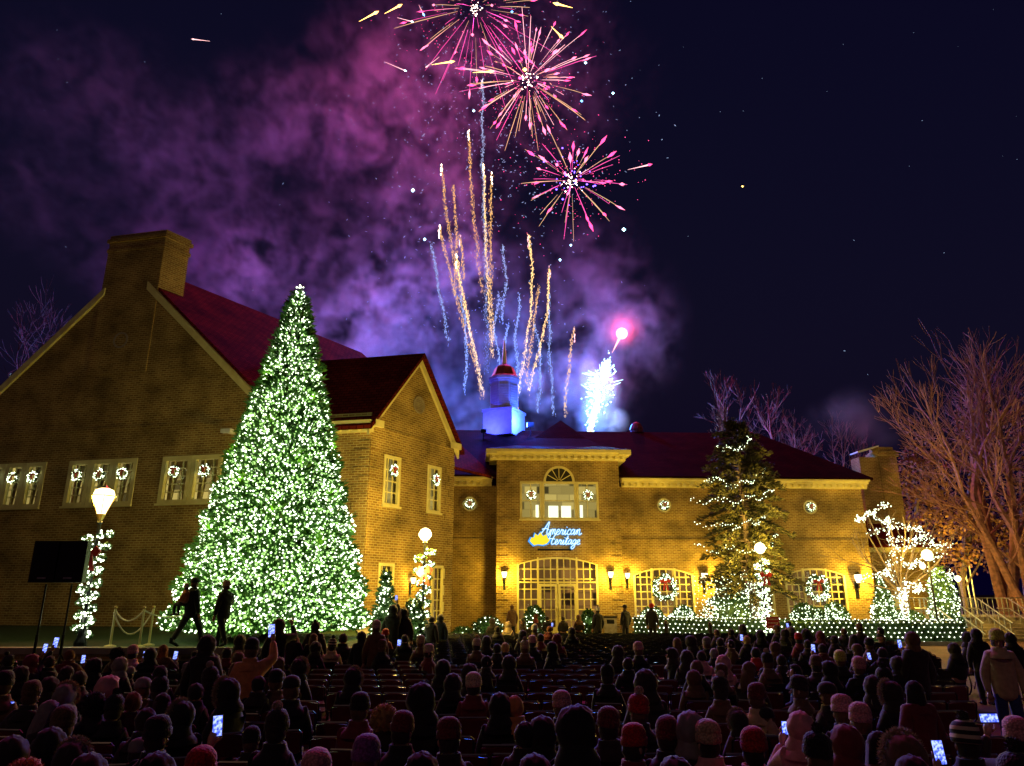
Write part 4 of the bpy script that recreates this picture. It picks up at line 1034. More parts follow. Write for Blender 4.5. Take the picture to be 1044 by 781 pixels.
def leafy(px, Y, pts, label, seed, n):
    b = atY(px, 600, Y); b.z = 0; t = thing('autumn_tree', label, 'tree', b, 0, 'brown-leaved trees at the right'); rnd = random.Random(seed); q = MB(); tr = MB()
    cs = [atY(x, y, Y) for x, y, r in pts]; tr.tube([b, b + Vector((.1, 0, 3)), cs[0]], [.3, .24, .08], 7)
    for (x, y, r), c in zip(pts, cs):
        tr.tube([b + Vector((.05, 0, 2.5)), (b + c) / 2 + Vector((rnd.uniform(-.4, .4), 0, 1)), c], [.12, .08, .03], 5); R_ = r / 758 * Y
        for i in range(int(n * r / 40)):
            v = Vector((rnd.gauss(0, 1), rnd.gauss(0, 1), rnd.gauss(0, .8))).normalized() * R_ * rnd.random() ** .45
            if noise.noise((c + v) * .7) < -.12: continue
            sprig(q, c + v + Vector((0, rnd.uniform(-1, 1), 0)), Vector((rnd.uniform(-1, 1), rnd.uniform(-1, 1), rnd.uniform(-1, 1))).normalized(), .26, .1, 1, rnd)
    tr.build('trunk', M['bark'], t); q.build('crown', M['dryleaf'], t)
leafy(930, 58, [(935, 500, 34), (915, 535, 26), (955, 530, 34), (940, 470, 24), (925, 570, 20)], 'brown-leaved tree behind the low annexe, left of the pale trunks', 1, 1500)
leafy(980, 60, [(990, 470, 34), (985, 515, 32), (970, 560, 28), (1010, 545, 28), (1000, 430, 26)], 'brown-leaved tree behind the three pale stems', 2, 1500)
leafy(1045, 62, [(1040, 480, 36), (1035, 530, 34), (1050, 430, 34), (1030, 570, 24)], 'brown-leaved tree at the right edge behind the stairs', 3, 1500)

# ================================================================ street furniture
# loudspeakers on stands
for i, (p_top, p_bot, x0, x1, nm) in enumerate((((47, 594), (37, 656), 33, 61, 'left'), ((73, 594), (64, 656), 61.5, 91, 'right'))):
    Y = 17.5; a = atY(p_top[0], p_top[1], Y); b = atY(p_bot[0], 656, Y); X = (a.x + b.x) / 2
    st = thing('speaker_stand', 'black tripod stand under the %s-hand loudspeaker' % nm, 'stand', (X, Y, 0), 0, 'speaker stands')
    q = MB(); q.tube([(X, Y, .25), (X, Y, a.z - .03)], .022, 8); q.tube([(X, Y, .9), (X, Y, 1.5)], .034, 8); q.build('pole', M['black'], st)
    for k_ in range(3):
        an = .6 + k_ * 2.094; q = MB(); q.tube([(X, Y, 1.1), (X + .55 * math.cos(an), Y + .55 * math.sin(an), .02)], .016, 6); q.tube([(X, Y, .4), (X + .3 * math.cos(an), Y + .3 * math.sin(an), .5)], .012, 5); q.build('leg', M['black'], st)
    z0 = a.z; z1 = atY(45, 552, Y).z; xa, xb = atY(x0, 575, Y).x + (X - atY(47 if i == 0 else 73, 575, Y).x), 0
    wd = (x1 - x0) / 758 * Y
    sp = thing('loudspeaker', '%s of the two black loudspeakers on stands before the brick gable' % nm, 'speaker', (X, Y, z0), 0, 'loudspeakers on stands')
    q = MB(); hw = wd / 2 - .006; q.slab([(X - hw, Y - .2, z0), (X + hw, Y - .2, z0), (X + hw * .6, Y + .2, z0), (X - hw * .6, Y + .2, z0)], (0, 0, z1 - z0)); q.build('cabinet', M['blackp'], sp)
    q = MB(); q.box(X - hw + .04, X + hw - .04, Y - .215, Y - .202, z0 + .05, z1 - .05); q.build('grille', M['black'], sp)
    q = MB(); q.box(X - .1, X + .1, Y - .228, Y - .216, z0 + .08, z0 + .12); q.build('badge', M['iron'], sp)
# rope stanchions
SP = [(113, 661, 117, 624), (141, 661, 148, 623), (151, 661, 157, 627)]
tops = []
for i, (x0, y0, x1, y1) in enumerate(SP):
    Y = 20.9 + (0, -.1, .5)[i]; c = atY(x0, 600, Y); c = Vector((atY((x0 + x1) / 2, 640, Y).x, Y, LAWN_Z)); h = 1.02
    t = thing('stanchion', '%s of the three pale rope stanchions on the lawn' % ('leftmost', 'middle', 'rightmost')[i], 'stanchion', c, 0, 'rope stanchions on the lawn')
    q = MB(); q.lathe([(.16, 0), (.15, .03), (.04, .06)], 14, c); q.build('foot', M['trim'], t)
    q = MB(); q.tube([c + Vector((0, 0, .05)), c + Vector((0, 0, h - .03))], .032, 8); q.build('post', M['trim'], t)
    q = MB(); q.ico(c + Vector((0, 0, h + .02)), .05); q.build('knob', M['gold'], t); tops.append(c + Vector((0, 0, h - .06)))
def rope(a, b, sag, lb):
    q = MB(); q.tube([a.lerp(b, k_ / 12) - Vector((0, 0, sag * (1 - (2 * k_ / 12 - 1) ** 2))) for k_ in range(13)], .022, 6); tag(q.build('rope', M['rope']), lb, 'rope', 'ropes between the stanchions')
rope(tops[0], tops[1], .28, 'upper slack rope between the left and middle stanchions')
rope(tops[0] + Vector((0, -.06, -.05)), tops[2], .62, 'long deeply sagging rope from the left to the right stanchion')
rope(tops[1], tops[2] + Vector((.75, .5, -.1)), .15, 'short rope running from the middle stanchion towards the lit tree')
# stairs with railings at right
sx = atY(1018, 630, 39).x
stt = thing('staircase', 'outdoor steps with shiny metal railings below the pale trees', 'stairs', (sx, 39, 0))
q = MB()
for i in range(7): q.box(sx - 2.6, sx + 6, 39 + i * .34, 39 + (i + 1) * .34 - .001, 0, .16 * (i + 1))
q.box(sx - 2.6, sx + 6, 39 + 7 * .34, 46, 0, 1.12); q.build('steps', M['stone'], stt)
for k_, xx in enumerate((sx - 2.4, sx - 1.0, sx + .5, sx + 2.2, sx + 4)):
    for i in range(8):
        yy = 38.9 + i * .42; z0 = max(0, min(1.12, .16 * (i * .42 / .34))); 
        q = MB(); q.tube([(xx, yy, z0), (xx, yy, z0 + 1.0)], .028, 5); q.build('railing_post', M['iron'], stt)
    for hh in (.45, 1.0):
        q = MB(); q.tube([(xx, 38.7, hh - .1), (xx, 38.9, hh), (xx, 41.3, 1.12 + hh), (xx, 42.4, 1.12 + hh)], .034, 6); q.build('handrail', M['iron'], stt)
q = MB(); xs = [sx - 2.6 + i * .28 for i in range(30)]
for hh in (.3, 1.0): q.tube([(sx - 2.7, 42.6, 1.12 + hh), (sx + 6, 42.6, 1.12 + hh)], .03, 6)
for x in xs: q.tube([(x, 42.6, 1.1), (x, 42.6, 2.12)], .014, 4)
q.build('balustrade', M['iron'], stt)
# litter bin, red sign, bollards
p = atZ(622, 651, 0); p.y = 44; p.x = atY(622, 640, 44).x; p.z = 0
lb_ = thing('litter_bin', 'pale box-shaped litter bin against the brick bay right of the entrance', 'litter bin', p)
q = MB(); q.box(p.x - .36, p.x + .36, p.y - .3, p.y + .3, .05, 1.0); q.build('body', M['stone'], lb_); q = MB(); q.box(p.x - .4, p.x + .4, p.y - .34, p.y + .34, 1.0, 1.1); q.box(p.x - .22, p.x + .22, p.y - .31, p.y - .302, .68, .9); q.build('lid', M['black'], lb_)
p = atY(788, 636, 35.8); sgn = thing('notice_sign', 'small red notice board with pale lettering standing in front of the lit hedge', 'sign', (p.x, p.y, 0))
q = MB(); hw = 13 / 2 / 758 * 35.8; z0, z1 = atY(788, 641, 35.8).z, atY(788, 629, 35.8).z
q.box(p.x - hw, p.x + hw, p.y - .03, p.y, z0, z1); q.build('board', M['redsign'], sgn); q = MB(); q.tube([(p.x, p.y + .03, 0), (p.x, p.y + .03, z0 + .3)], .03, 6); q.build('post', M['iron'], sgn)
q = MB()
for r_ in range(3):
    x = p.x - hw * .75
    while x < p.x + hw * .7:
        l = random.uniform(.03, .06); q.box(x, x + l, p.y - .036, p.y - .0305, z1 - .14 - r_ * .16, z1 - .08 - r_ * .16); x += l + .025
q.build('lettering', M['signtext'], sgn)
for px, Y, lb in ((680, 38.5, 'dark bollard left of the hedge front, right of the red-hatted standing person'), (725, 36.5, 'dark bollard in front of the hedge below the pine')):
    p = atY(px, 650, Y); p.z = 0; t = thing('bollard', lb, 'bollard', p, 0, 'dark bollards by the hedge'); q = MB(); q.lathe([(.13, 0), (.12, .1), (.1, .15), (.1, .85), (.13, .9), (.08, 1.02), (.02, 1.06)], 12, p); q.build('post', M['black'], t)
# ================================================================ fireworks
def fmat(n, c, s): M[n] = emat(n, c, s)
fmat('spark_pink', (1, .07, .26), 2.4); fmat('spark_white', (1, .50, .52), 1.9); fmat('spark_line', (.95, .60, .28), .9); fmat('spark_gold', (1, .55, .12), 5.0); fmat('spark_blue', (.12, .45, 1), 5)
fmat('spark_cyan', (.45, .85, 1), 6); fmat('spark_dim', (1, .56, .16), .95); fmat('spark_mag', (1, .10, .42), 1.2); fmat('spark_red', (1, .22, .25), 5); fmat('spark_dimw', (.45, .62, 1), .7)
fmat('spark_hot', (1, .20, .36), 2.2); fmat('spark_core', (1, .75, .6), 9); fmat('spark_green', (.7, .8, .4), 1.2)
FWY = 78.0; FS = FWY / 758
def burst(px, py, label, n, r_in, r_out, wht, seed, cat='firework', head=('spark_pink', .30), hfrac=.5, ydepth=.8, spot=True):
    c = atY(px, py, FWY); t = thing('firework_burst', label, cat, c, 0, 'firework bursts'); rnd = random.Random(seed); s_ = (c - CAM).length / 728
    for i in range(n):
        zz = 1 - 2 * (i + .5) / n; a = i * 2.39996 + rnd.uniform(-.2, .2); v = Vector((math.sqrt(1 - zz * zz) * math.cos(a), math.sqrt(1 - zz * zz) * math.sin(a) * ydepth, zz))
        a0 = rnd.uniform(*r_in) * s_; a1 = rnd.uniform(*r_out) * s_; p0 = c + v * a0; p1 = c + v * a1 - Vector((0, 0, a1 * .05))
        q = MB(); mid = p0.lerp(p1, .6) + Vector((0, 0, a1 * .01))
        hd = rnd.random() < hfrac
        wd = rnd.uniform(.018, .045); up_ = v.z > -.1 or rnd.random() < .25; mt_ = (wht if (up_ and rnd.random() < .75) else 'spark_line') if wht == 'spark_white' else ('spark_mag' if rnd.random() < .5 else 'spark_line')
        q.tube([p0, mid, p1], [wd * .4, wd, .02], 5); st = q.build('streak', M[mt_ if rnd.random() < .88 else 'spark_mag'], t)
        if hd:
            q = MB(); q.octa(p0.lerp(p1, rnd.uniform(.8, 1.0)), head[1] * rnd.uniform(.45, .75), 0, (v, head[1] * rnd.uniform(1.1, 2.6))); q.build('spark', M[head[0] if rnd.random() < .55 else 'spark_hot'], st)
    if spot:
        q = MB(); rr = random.Random(seed + 1)
        for i in range(34): q.octa(c + Vector((rr.gauss(0, .55), rr.gauss(0, .5), rr.gauss(0, .55))), rr.uniform(.03, .12))
        tag(q.build('core', M['spark_core'], t), kind='stuff')
    q = MB(); rr = random.Random(seed + 5); R0 = r_out[1] * s_ * .62
    for i in range(260): q.octa(c + Vector((rr.gauss(0, R0 * .55), rr.gauss(0, R0 * .4), rr.gauss(-.3, R0 * .55))), rr.uniform(.02, .07))
    tag(q.build('sparks', M['spark_pink'], t), kind='stuff')
    return c, t
cA, tA = burst(538, 82, 'biggest burst of pink and white streaks, upper middle of the sky', 98, (7, 34), (30, 72), 'spark_white', 1, hfrac=.65)
cB, tB = burst(583, 184, 'smaller burst with red-tipped rays and a violet heart below the biggest one', 44, (6, 24), (34, 78), 'spark_dim', 2, head=('spark_pink', .34), hfrac=.6)
cC, tC = burst(484, 8, 'burst of magenta streaks cut by the top edge of the picture', 64, (14, 34), (44, 96), 'spark_mag', 3, hfrac=.4)
q = MB(); rnd = random.Random(4)
for i in range(30): q.octa(cB + Vector((rnd.gauss(0, 1.7), 0, rnd.gauss(.6, 1.6))), rnd.uniform(.06, .16))
q.build('violet_stars', emat('spark_violet', (.15, .08, 1), 6), tB)
def star(px, py, r, m, label, tail=None, Y=FWY):
    c = atY(px, py, Y); t = thing('firework_star', label, 'firework', c, 0, 'single firework stars'); q = MB()
    if m == 'spark_red': q.lathe([(r * .9 * math.sin(math.pi * i / 10) + .001, -r * .9 * math.cos(math.pi * i / 10)) for i in range(11)], 16, c)
    else: q.octa(c, r * (.6 if tail else .7), 0, ((Vector(atY(tail[0], tail[1], Y)) - c) if tail else Vector((0, 0, 1)), r * (1.25 if tail else .8)))
    q.build('star', M[m], t)
    if tail:
        d = (atY(tail[0], tail[1], Y) - c); q = MB(); q.tube([c, c + d * .5, c + d], [r * .3, r * .14, .015], 5); q.build('tail', M['spark_white' if m != 'spark_gold' else 'spark_gold'], t)
for i, (x, y, r, m, tl, lb) in enumerate((
    (383, 13, .42, 'spark_gold', (366, 22), 'gold star with a tail, leftmost near the top edge'), (407, 6, .42, 'spark_gold', (392, 14), 'gold star touching the top edge, second from the left'),
    (460, 63, .40, 'spark_gold', (440, 66), 'gold star left of the biggest burst'), (500, 73, .42, 'spark_gold', (482, 74), 'gold star just left of the heart of the biggest burst'),
    (568, 4, .5, 'spark_gold', (584, 8), 'brightest gold star at the top edge above the biggest burst'), (572, 37, .42, 'spark_gold', (562, 27), 'gold star right of the magenta streaks'),
    (535, 71, .45, 'spark_gold', None, 'gold star in the heart of the biggest burst'), (597, 64, .28, 'spark_cyan', None, 'pale blue star right of the biggest burst'),
    (625, 95, .26, 'spark_cyan', None, 'pale blue star far right beside the biggest burst'), (593, 103, .26, 'spark_blue', None, 'deep blue star between the two round bursts'),
    (636, 234, .34, 'spark_cyan', None, 'bright blue star below right of the red-tipped burst'), (421, 194, .34, 'spark_cyan', None, 'bright blue star left of the golden trails'),
    (433, 244, .26, 'spark_cyan', None, 'small blue star low beside the left golden trails'), (483, 113, .24, 'spark_cyan', None, 'small blue star under the left side of the biggest burst'),
    (432, 15, .26, 'spark_blue', (427, 5), 'blue star with short tail near the top'), (522, 12, .26, 'spark_blue', None, 'blue star between the top burst and the biggest burst'),
    (420, 22, .2, 'spark_cyan', (405, 18), 'pale blue dash left of the magenta streaks'), (413, 72, .2, 'spark_cyan', (392, 63), 'pale dash well left of the biggest burst'),
    (435, 68, .2, 'spark_white', (448, 58), 'short white dash left of the gold star'), (582, 250, .2, 'spark_cyan', None, 'tiny blue star right of the tall golden trails'),
    (571, 265, .22, 'spark_cyan', None, 'small blue star above the right-hand trails'), (757, 190, .2, 'spark_gold', None, 'lone tiny gold speck in the dark sky at right'),
    (197, 40, .22, 'spark_white', (214, 42), 'lone white dash in the upper left sky'), (662, 168, .34, 'spark_pink', (640, 173), 'pink star at the right tip of the red-tipped burst'))):
    star(x, y, r, m, lb, tl)
def trail(pts, label, m='spark_dim', dens=20, wid=.16, head=None, seed=1, core=.06):
    P0 = [(a[0] + (b[0] - a[0]) * k_ / 4 + (.45 if 'dimw' not in m else 1.0) * math.sin((a[1] + (b[1] - a[1]) * k_ / 4) * .13 + seed), a[1] + (b[1] - a[1]) * k_ / 4) for a, b in zip(pts, pts[1:]) for k_ in range(4)] + [pts[-1]]; P = [atY(x, y, FWY + (seed % 5)) for x, y in P0]; t = thing('firework_trail', label, 'firework', P[0], 0, 'rising firework trails'); rnd = random.Random(seed); q = MB()
    pp = []
    for a, b in zip(P, P[1:]):
        n = max(2, int((a - b).length * dens / 2))
        for i in range(n):
            f = i / n; p = a.lerp(b, f); pp.append(p)
            g_ = len(pp) / 620.0
            for _ in range(2): q.octa(p + Vector((rnd.gauss(0, wid * (.5 + g_)), rnd.gauss(0, wid), rnd.gauss(0, .2))), rnd.uniform(.016, .05) * max(.25, 1.15 - g_ * 1.1), 0, (Vector((rnd.uniform(-.3, .3), 0, 1)), rnd.uniform(.05, .2)))
    tag(q.build('sparks', M[m], t), kind='stuff')
    if core:
        q = MB(); w_ = [p + Vector((.06 * math.sin(i * 1.3), 0, 0)) for i, p in enumerate(pp[::4])]
        if len(w_) > 2: q.tube(w_, [core * (.25 + .75 * (1 - i / len(w_))) for i in range(len(w_))], 4); q.build('glow_line', M[m], t)
    if head:
        q = MB()
        for i in range(9): q.octa(P[0] + Vector((rnd.gauss(0, .06), 0, rnd.uniform(-1.6, .3))), rnd.uniform(.03, .08), 0, (Vector((0, 0, 1)), .2))
        tag(q.build('head', M[head], t), kind='stuff')
TR = [([(450, 170), (456, 225), (468, 290), (482, 350), (492, 405)], 'leftmost long golden trail arcing towards the cupola', 'spark_dim', 'spark_core'),
      ([(448, 232), (458, 275), (472, 330), (484, 372)], 'shorter golden trail starting beside the leftmost one', 'spark_dim', 'spark_core'),
      ([(465, 262), (474, 310), (484, 360), (493, 402)], 'bright golden trail just right of the leftmost pair', 'spark_gold2', 'spark_core'),
      ([(469, 242), (474, 285)], 'short pale dash trail above the middle golden trails', 'spark_dim', 'spark_white'),
      ([(478, 135), (480, 190), (487, 260), (492, 300)], 'thin golden trail rising towards the biggest burst', 'spark_dim', 'spark_core'),
      ([(492, 80), (492, 170), (494, 240), (496, 320), (497, 380)], 'tallest straight trail reaching the biggest burst', 'spark_dimw', 'spark_white'),
      ([(493, 168), (495, 240), (498, 300), (502, 365)], 'bright double trail left of the centre', 'spark_gold2', 'spark_core'),
      ([(501, 178), (500, 240), (501, 310), (503, 350)], 'golden trail with pale head over the cupola spire', 'spark_dim', 'spark_core'),
      ([(539, 240), (543, 275), (541, 320), (532, 380), (524, 420)], 'curved trail right of the spire', 'spark_gold2', 'spark_white'),
      ([(560, 274), (558, 320), (549, 360), (538, 400)], 'wavy golden trail ending behind the roof peak', 'spark_gold2', 'spark_white'),
      ([(549, 292), (543, 340), (536, 392)], 'faint trail between the two right-hand golden trails', 'spark_dim', None),
      ([(560, 300), (560, 350), (563, 400), (566, 425)], 'pale blue trail above the roof peak', 'spark_dimw', None),
      ([(585, 336), (581, 365), (577, 400), (576, 425)], 'isolated orange wavy trail left of the white fountain', 'spark_dim', 'spark_white'),
      ([(518, 330), (512, 370), (520, 420)], 'faint blue curl beside the cupola', 'spark_dimw', None),
      ([(530, 300), (525, 350), (530, 400)], 'faint blue trail right of the cupola', 'spark_dimw', None),
      ([(508, 300), (504, 340), (511, 380), (507, 420)], 'thin blue curl just right of the cupola drum', 'spark_dimw', None),
      ([(545, 330), (552, 370), (548, 420)], 'thin blue curl above the left side of the roof peak', 'spark_dimw', None),
      ([(462, 190), (466, 240), (463, 300)], 'dim golden thread between the two leftmost trails', 'spark_dim', None),
      ([(513, 250), (516, 290), (511, 330)], 'dim blue thread above the spire', 'spark_dimw', None),
      ([(470, 300), (476, 350), (474, 400)], 'dim blue thread left of the spire', 'spark_dimw', None),
      ([(440, 250), (450, 310), (458, 350)], 'faint blue wisp trail left of the golden ones', 'spark_dimw', None)]
fmat('spark_gold2', (1, .62, .22), 1.6)
for i, (p, lb, m, hd) in enumerate(TR): trail(p, lb, m, head=hd, seed=i + 3, core=.0 if m == 'spark_dim' else (.022 if m == 'spark_gold2' else .008), wid=.17)
# scattered glitter (beyond counting)
q = MB(); rnd = random.Random(77)
for i in range(900):
    x = rnd.gauss(505, 60); y = rnd.uniform(5, 340) if i < 600 else rnd.gauss(110, 60); q.octa(atY(x, y, FWY + rnd.uniform(-3, 3)), rnd.uniform(.02, .055), 0, (Vector((rnd.uniform(-1, 1), 0, rnd.uniform(-1, 1))), rnd.uniform(.04, .2)))
for i in range(60): q.octa(atY(rnd.uniform(0, 1044), rnd.uniform(0, 400), FWY - 40 * rnd.random()), rnd.uniform(.008, .018), 0, (Vector((1, 0, rnd.uniform(-1, 1))), rnd.uniform(.02, .09)))
tag(q.build('glitter', M['spark_dimw']), 'fine drifting sparks around the bursts and trails', 'firework', kind='stuff')
# white fountain and red comet on the roof line
fb = atY(604, 444, FWY); t = thing('firework_fountain', 'blinding blue-white fountain of sparks bursting from behind the roof', 'firework', fb)
q = MB(); rnd = random.Random(6); ax = [atY(x, y, FWY) for x, y in ((601, 442), (604, 425), (611, 405), (616, 385), (620, 368))]; wr = [.25, .6, 1.25, 1.2, .35]
for i in range(600):
    f = rnd.random() * 3.999; k_ = int(f); p = ax[k_].lerp(ax[k_ + 1], f - k_); w_ = wr[k_] + (wr[k_ + 1] - wr[k_]) * (f - k_)
    q.octa(p + Vector((rnd.gauss(0, w_ * .5), rnd.gauss(0, w_ * .5), rnd.gauss(0, .4))), rnd.uniform(.03, .11))
tag(q.build('sparks', M['spark_cyan'], t), kind='stuff')
q = MB()
for i in range(46):
    a = rnd.uniform(-1.7, 1.4); p = ax[2].lerp(ax[3], rnd.random()); d = Vector((math.sin(a), rnd.uniform(-.3, .3), math.cos(a))); l = rnd.uniform(1.0, 2.6)
    q.tube([p + d * l * .55, p + d * l], [.035, .012], 4)
tag(q.build('streak', M['spark_cyan'], t), kind='stuff')
q = MB(); q.tube([atY(601, 443, FWY), atY(606, 425, FWY), atY(612, 405, FWY)], [.22, .16, .08], 6); q.build('jet', M['spark_gold'], t)
star(634, 340, .75, 'spark_red', 'large glowing red flare above the white fountain', (624, 360))
# smoke: one even sheet of air filled with drifting smoke, lit by the fireworks and by added fill lamps
def smoke(name, label, lo, hi, res, blobs, dens, scale, th, seed):
    g = bpy.data.node_groups.new(name, 'GeometryNodeTree'); g.interface.new_socket('Geometry', in_out='OUTPUT', socket_type='NodeSocketGeometry')
    N = g.nodes.new; Lk = g.links.new
    out = N('NodeGroupOutput'); vc = N('GeometryNodeVolumeCube'); vc.inputs['Min'].default_value = lo; vc.inputs['Max'].default_value = hi
    for k_, v in zip(('Resolution X', 'Resolution Y', 'Resolution Z'), res): vc.inputs[k_].default_value = v
    pos = N('GeometryNodeInputPosition')
    nz = N('ShaderNodeTexNoise'); nz.inputs['Scale'].default_value = scale; nz.inputs['Detail'].default_value = 7; nz.inputs['Roughness'].default_value = .62; nz.inputs['Distortion'].default_value = 1.3
    off = N('ShaderNodeVectorMath'); off.operation = 'ADD'; off.inputs[1].default_value = (seed, seed * 2, 0); Lk(pos.outputs[0], off.inputs[0]); Lk(off.outputs[0], nz.inputs['Vector'])
    mr = N('ShaderNodeMapRange'); mr.inputs['From Min'].default_value = th; mr.inputs['From Max'].default_value = th + .24; mr.inputs['To Min'].default_value = 0; mr.inputs['To Max'].default_value = 1
    Lk(nz.outputs[0], mr.inputs['Value'])
    n2 = N('ShaderNodeTexNoise'); n2.inputs['Scale'].default_value = scale * .28; n2.inputs['Detail'].default_value = 3; Lk(off.outputs[0], n2.inputs['Vector'])
    mb2 = N('ShaderNodeMapRange'); mb2.inputs['From Min'].default_value = .38; mb2.inputs['From Max'].default_value = .62; mb2.inputs['To Min'].default_value = .08; mb2.inputs['To Max'].default_value = 1.5; Lk(n2.outputs[0], mb2.inputs['Value'])
    acc = None
    for (px, py, rx, ry, amp) in blobs:
        Yc = (lo[1] + hi[1]) / 2; c = atY(px, py, Yc); s_ = Yc / 728
        sub = N('ShaderNodeVectorMath'); sub.operation = 'SUBTRACT'; Lk(pos.outputs[0], sub.inputs[0]); sub.inputs[1].default_value = c
        mul = N('ShaderNodeVectorMath'); mul.operation = 'MULTIPLY'; Lk(sub.outputs[0], mul.inputs[0]); mul.inputs[1].default_value = (1 / (rx * s_), 1 / ((hi[1] - lo[1]) * .55), 1 / (ry * s_ * 1.15))
        ln = N('ShaderNodeVectorMath'); ln.operation = 'LENGTH'; Lk(mul.outputs[0], ln.inputs[0])
        m2 = N('ShaderNodeMapRange'); m2.interpolation_type = 'SMOOTHSTEP'; m2.inputs['From Min'].default_value = 1; m2.inputs['From Max'].default_value = 0; m2.inputs['To Min'].default_value = 0; m2.inputs['To Max'].default_value = amp; Lk(ln.outputs['Value'], m2.inputs['Value'])
        if acc is None: acc = m2.outputs[0]
        else:
            ad = N('ShaderNodeMath'); ad.operation = 'ADD'; Lk(acc, ad.inputs[0]); Lk(m2.outputs[0], ad.inputs[1]); acc = ad.outputs[0]
    pr = N('ShaderNodeMath'); pr.operation = 'MULTIPLY'; Lk(acc, pr.inputs[0]); Lk(mr.outputs[0], pr.inputs[1])
    pr2 = N('ShaderNodeMath'); pr2.operation = 'MULTIPLY'; Lk(pr.outputs[0], pr2.inputs[0]); Lk(mb2.outputs[0], pr2.inputs[1]); Lk(pr2.outputs[0], vc.inputs['Density'])
    sm = N('GeometryNodeSetMaterial'); m, nt_, b = newmat(name + '_vapour'); nt_.nodes.remove(b); pv = nt_.nodes.new('ShaderNodeVolumePrincipled'); pv.inputs['Density'].default_value = dens; pv.inputs['Color'].default_value = (.92, .92, .92, 1); pv.inputs['Anisotropy'].default_value = .1
    nt_.links.new(pv.outputs[0], nt_.nodes['Material Output'].inputs['Volume']); sm.inputs['Material'].default_value = m
    Lk(vc.outputs[0], sm.inputs[0]); Lk(sm.outputs[0], out.inputs[0])
    me = bpy.data.meshes.new(name); o = bpy.data.objects.new(name, me); col.objects.link(o); md = o.modifiers.new('smoke', 'NODES'); md.node_group = g; me.materials.append(m)
    return tag(o, label, 'smoke', kind='stuff')
smoke('smoke', 'drifting firework smoke filling the left and middle sky', (-88, 80, 12), (24, 98, 108), (224, 24, 196),
      [(480, 70, 260, 170, .42), (330, 180, 260, 210, .5), (140, 190, 190, 120, .5), (235, 285, 190, 70, 1.6), (360, 330, 110, 70, 2.4), (460, 330, 150, 170, .9), (515, 400, 90, 60, 1.2), (600, 400, 50, 60, 1.4), (60, 120, 180, 160, .3), (600, 330, 120, 130, .35), (634, 345, 70, 70, .8)], .26, .22, .485, 11)
smoke('flare_halo_smoke', 'smoke added round the high red flare to give it a halo', (9.5, 73, 26), (17.5, 77, 38), (40, 24, 50), [(634, 340, 34, 34, .6), (634, 340, 16, 16, 1)], .14, .2, .1, 5)  # thin smoke added so the red lamp spreads a halo round the flare
smoke('smoke_puff', 'bright bluish smoke puff wrapped round the white fountain', (6.2, 79, 19), (15, 84, 30), (60, 34, 76),
      [(600, 378, 14, 20, 1), (612, 400, 26, 26, 1), (606, 425, 22, 24, 1), (625, 430, 20, 16, .8)], 1.1, .45, .36, 3)
smoke('chimney_smoke', 'thin pinkish smoke drifting left from the right-hand chimney', (20, 50, 11), (29, 56, 21), (50, 30, 50),
      [(895, 440, 34, 26, 1), (872, 422, 40, 30, .8), (850, 430, 40, 26, .4)], .10, .35, .38, 8)
K = .55
for px, py, Y, c_, W, r_ in ((484, 20, 76, (1, .06, .45), 13000, 1.2), (540, 82, 76, (1, .07, .36), 13000, 1.2), (583, 184, 76, (.8, .06, 1), 8000, 1.0), (395, 20, 78, (1, .10, .45), 9000, 1.0),
 (540, 110, 72, (1, .07, .18), 55000, 3),
                             (300, 150, 77, (.8, .05, .7), 6500, 2), (150, 240, 76, (.5, .05, .65), 9000, 2), (350, 310, 76, (.75, .22, .9), 17000, 1.5), (430, 260, 76, (.15, .08, 1), 6000, 1),  # lamps in this row have no burst, added to colour the smoke
                             (455, 385, 76, (.03, .16, 1), 65000, 1.2), (500, 330, 76, (.03, .16, 1), 55000, 1.2), (550, 390, 76, (.02, .2, 1), 55000, 1), (612, 398, 76.5, (.35, .75, 1), 14000, 1.0), (634, 340, 76, (1, .03, .10), 9000, .8), (880, 440, 53, (.8, .2, .5), 260, .5)):  # the deep blue and chimney-smoke lamps are also added, without a burst
    lamp(atY(px, py, Y), c_, W * K, r_, None, 'burst_and_fill_light')
# ================================================================ people
def skin_graph(joints, edges, level=1, extra=None):
    "one continuous surface grown over a skeleton"
    names = list(joints); idx = {n: i for i, n in enumerate(names)}
    me = bpy.data.meshes.new('figure'); me.from_pydata([joints[n][0] for n in names], [(idx[a], idx[b]) for a, b in edges], [])
    o = bpy.data.objects.new('figure', me); col.objects.link(o)
    o.modifiers.new('s', 'SKIN'); sb = o.modifiers.new('u', 'SUBSURF'); sb.levels = level; sb.render_levels = level
    for i, n in enumerate(names):
        r = joints[n][1]; r = r if hasattr(r, '__len__') else (r, r)
        me.skin_vertices[0].data[i].radius = r; me.skin_vertices[0].data[i].use_root = (i == 0)
    dg = bpy.context.evaluated_depsgraph_get(); ev = o.evaluated_get(dg); m2 = bpy.data.meshes.new_from_object(ev)
    bpy.data.objects.remove(o); bpy.data.meshes.remove(me)
    if extra is not None and extra.v:
        b = MB(); b.v = [v.co.copy() for v in m2.vertices]; b.f = [tuple(p.vertices) for p in m2.polygons]; b.add(extra.v, extra.f)
        m3 = bpy.data.meshes.new('figure'); m3.from_pydata([tuple(v) for v in b.v], [], b.f); m2 = m3
    m2.polygons.foreach_set('use_smooth', [True] * len(m2.polygons)); m2.update()
    return m2
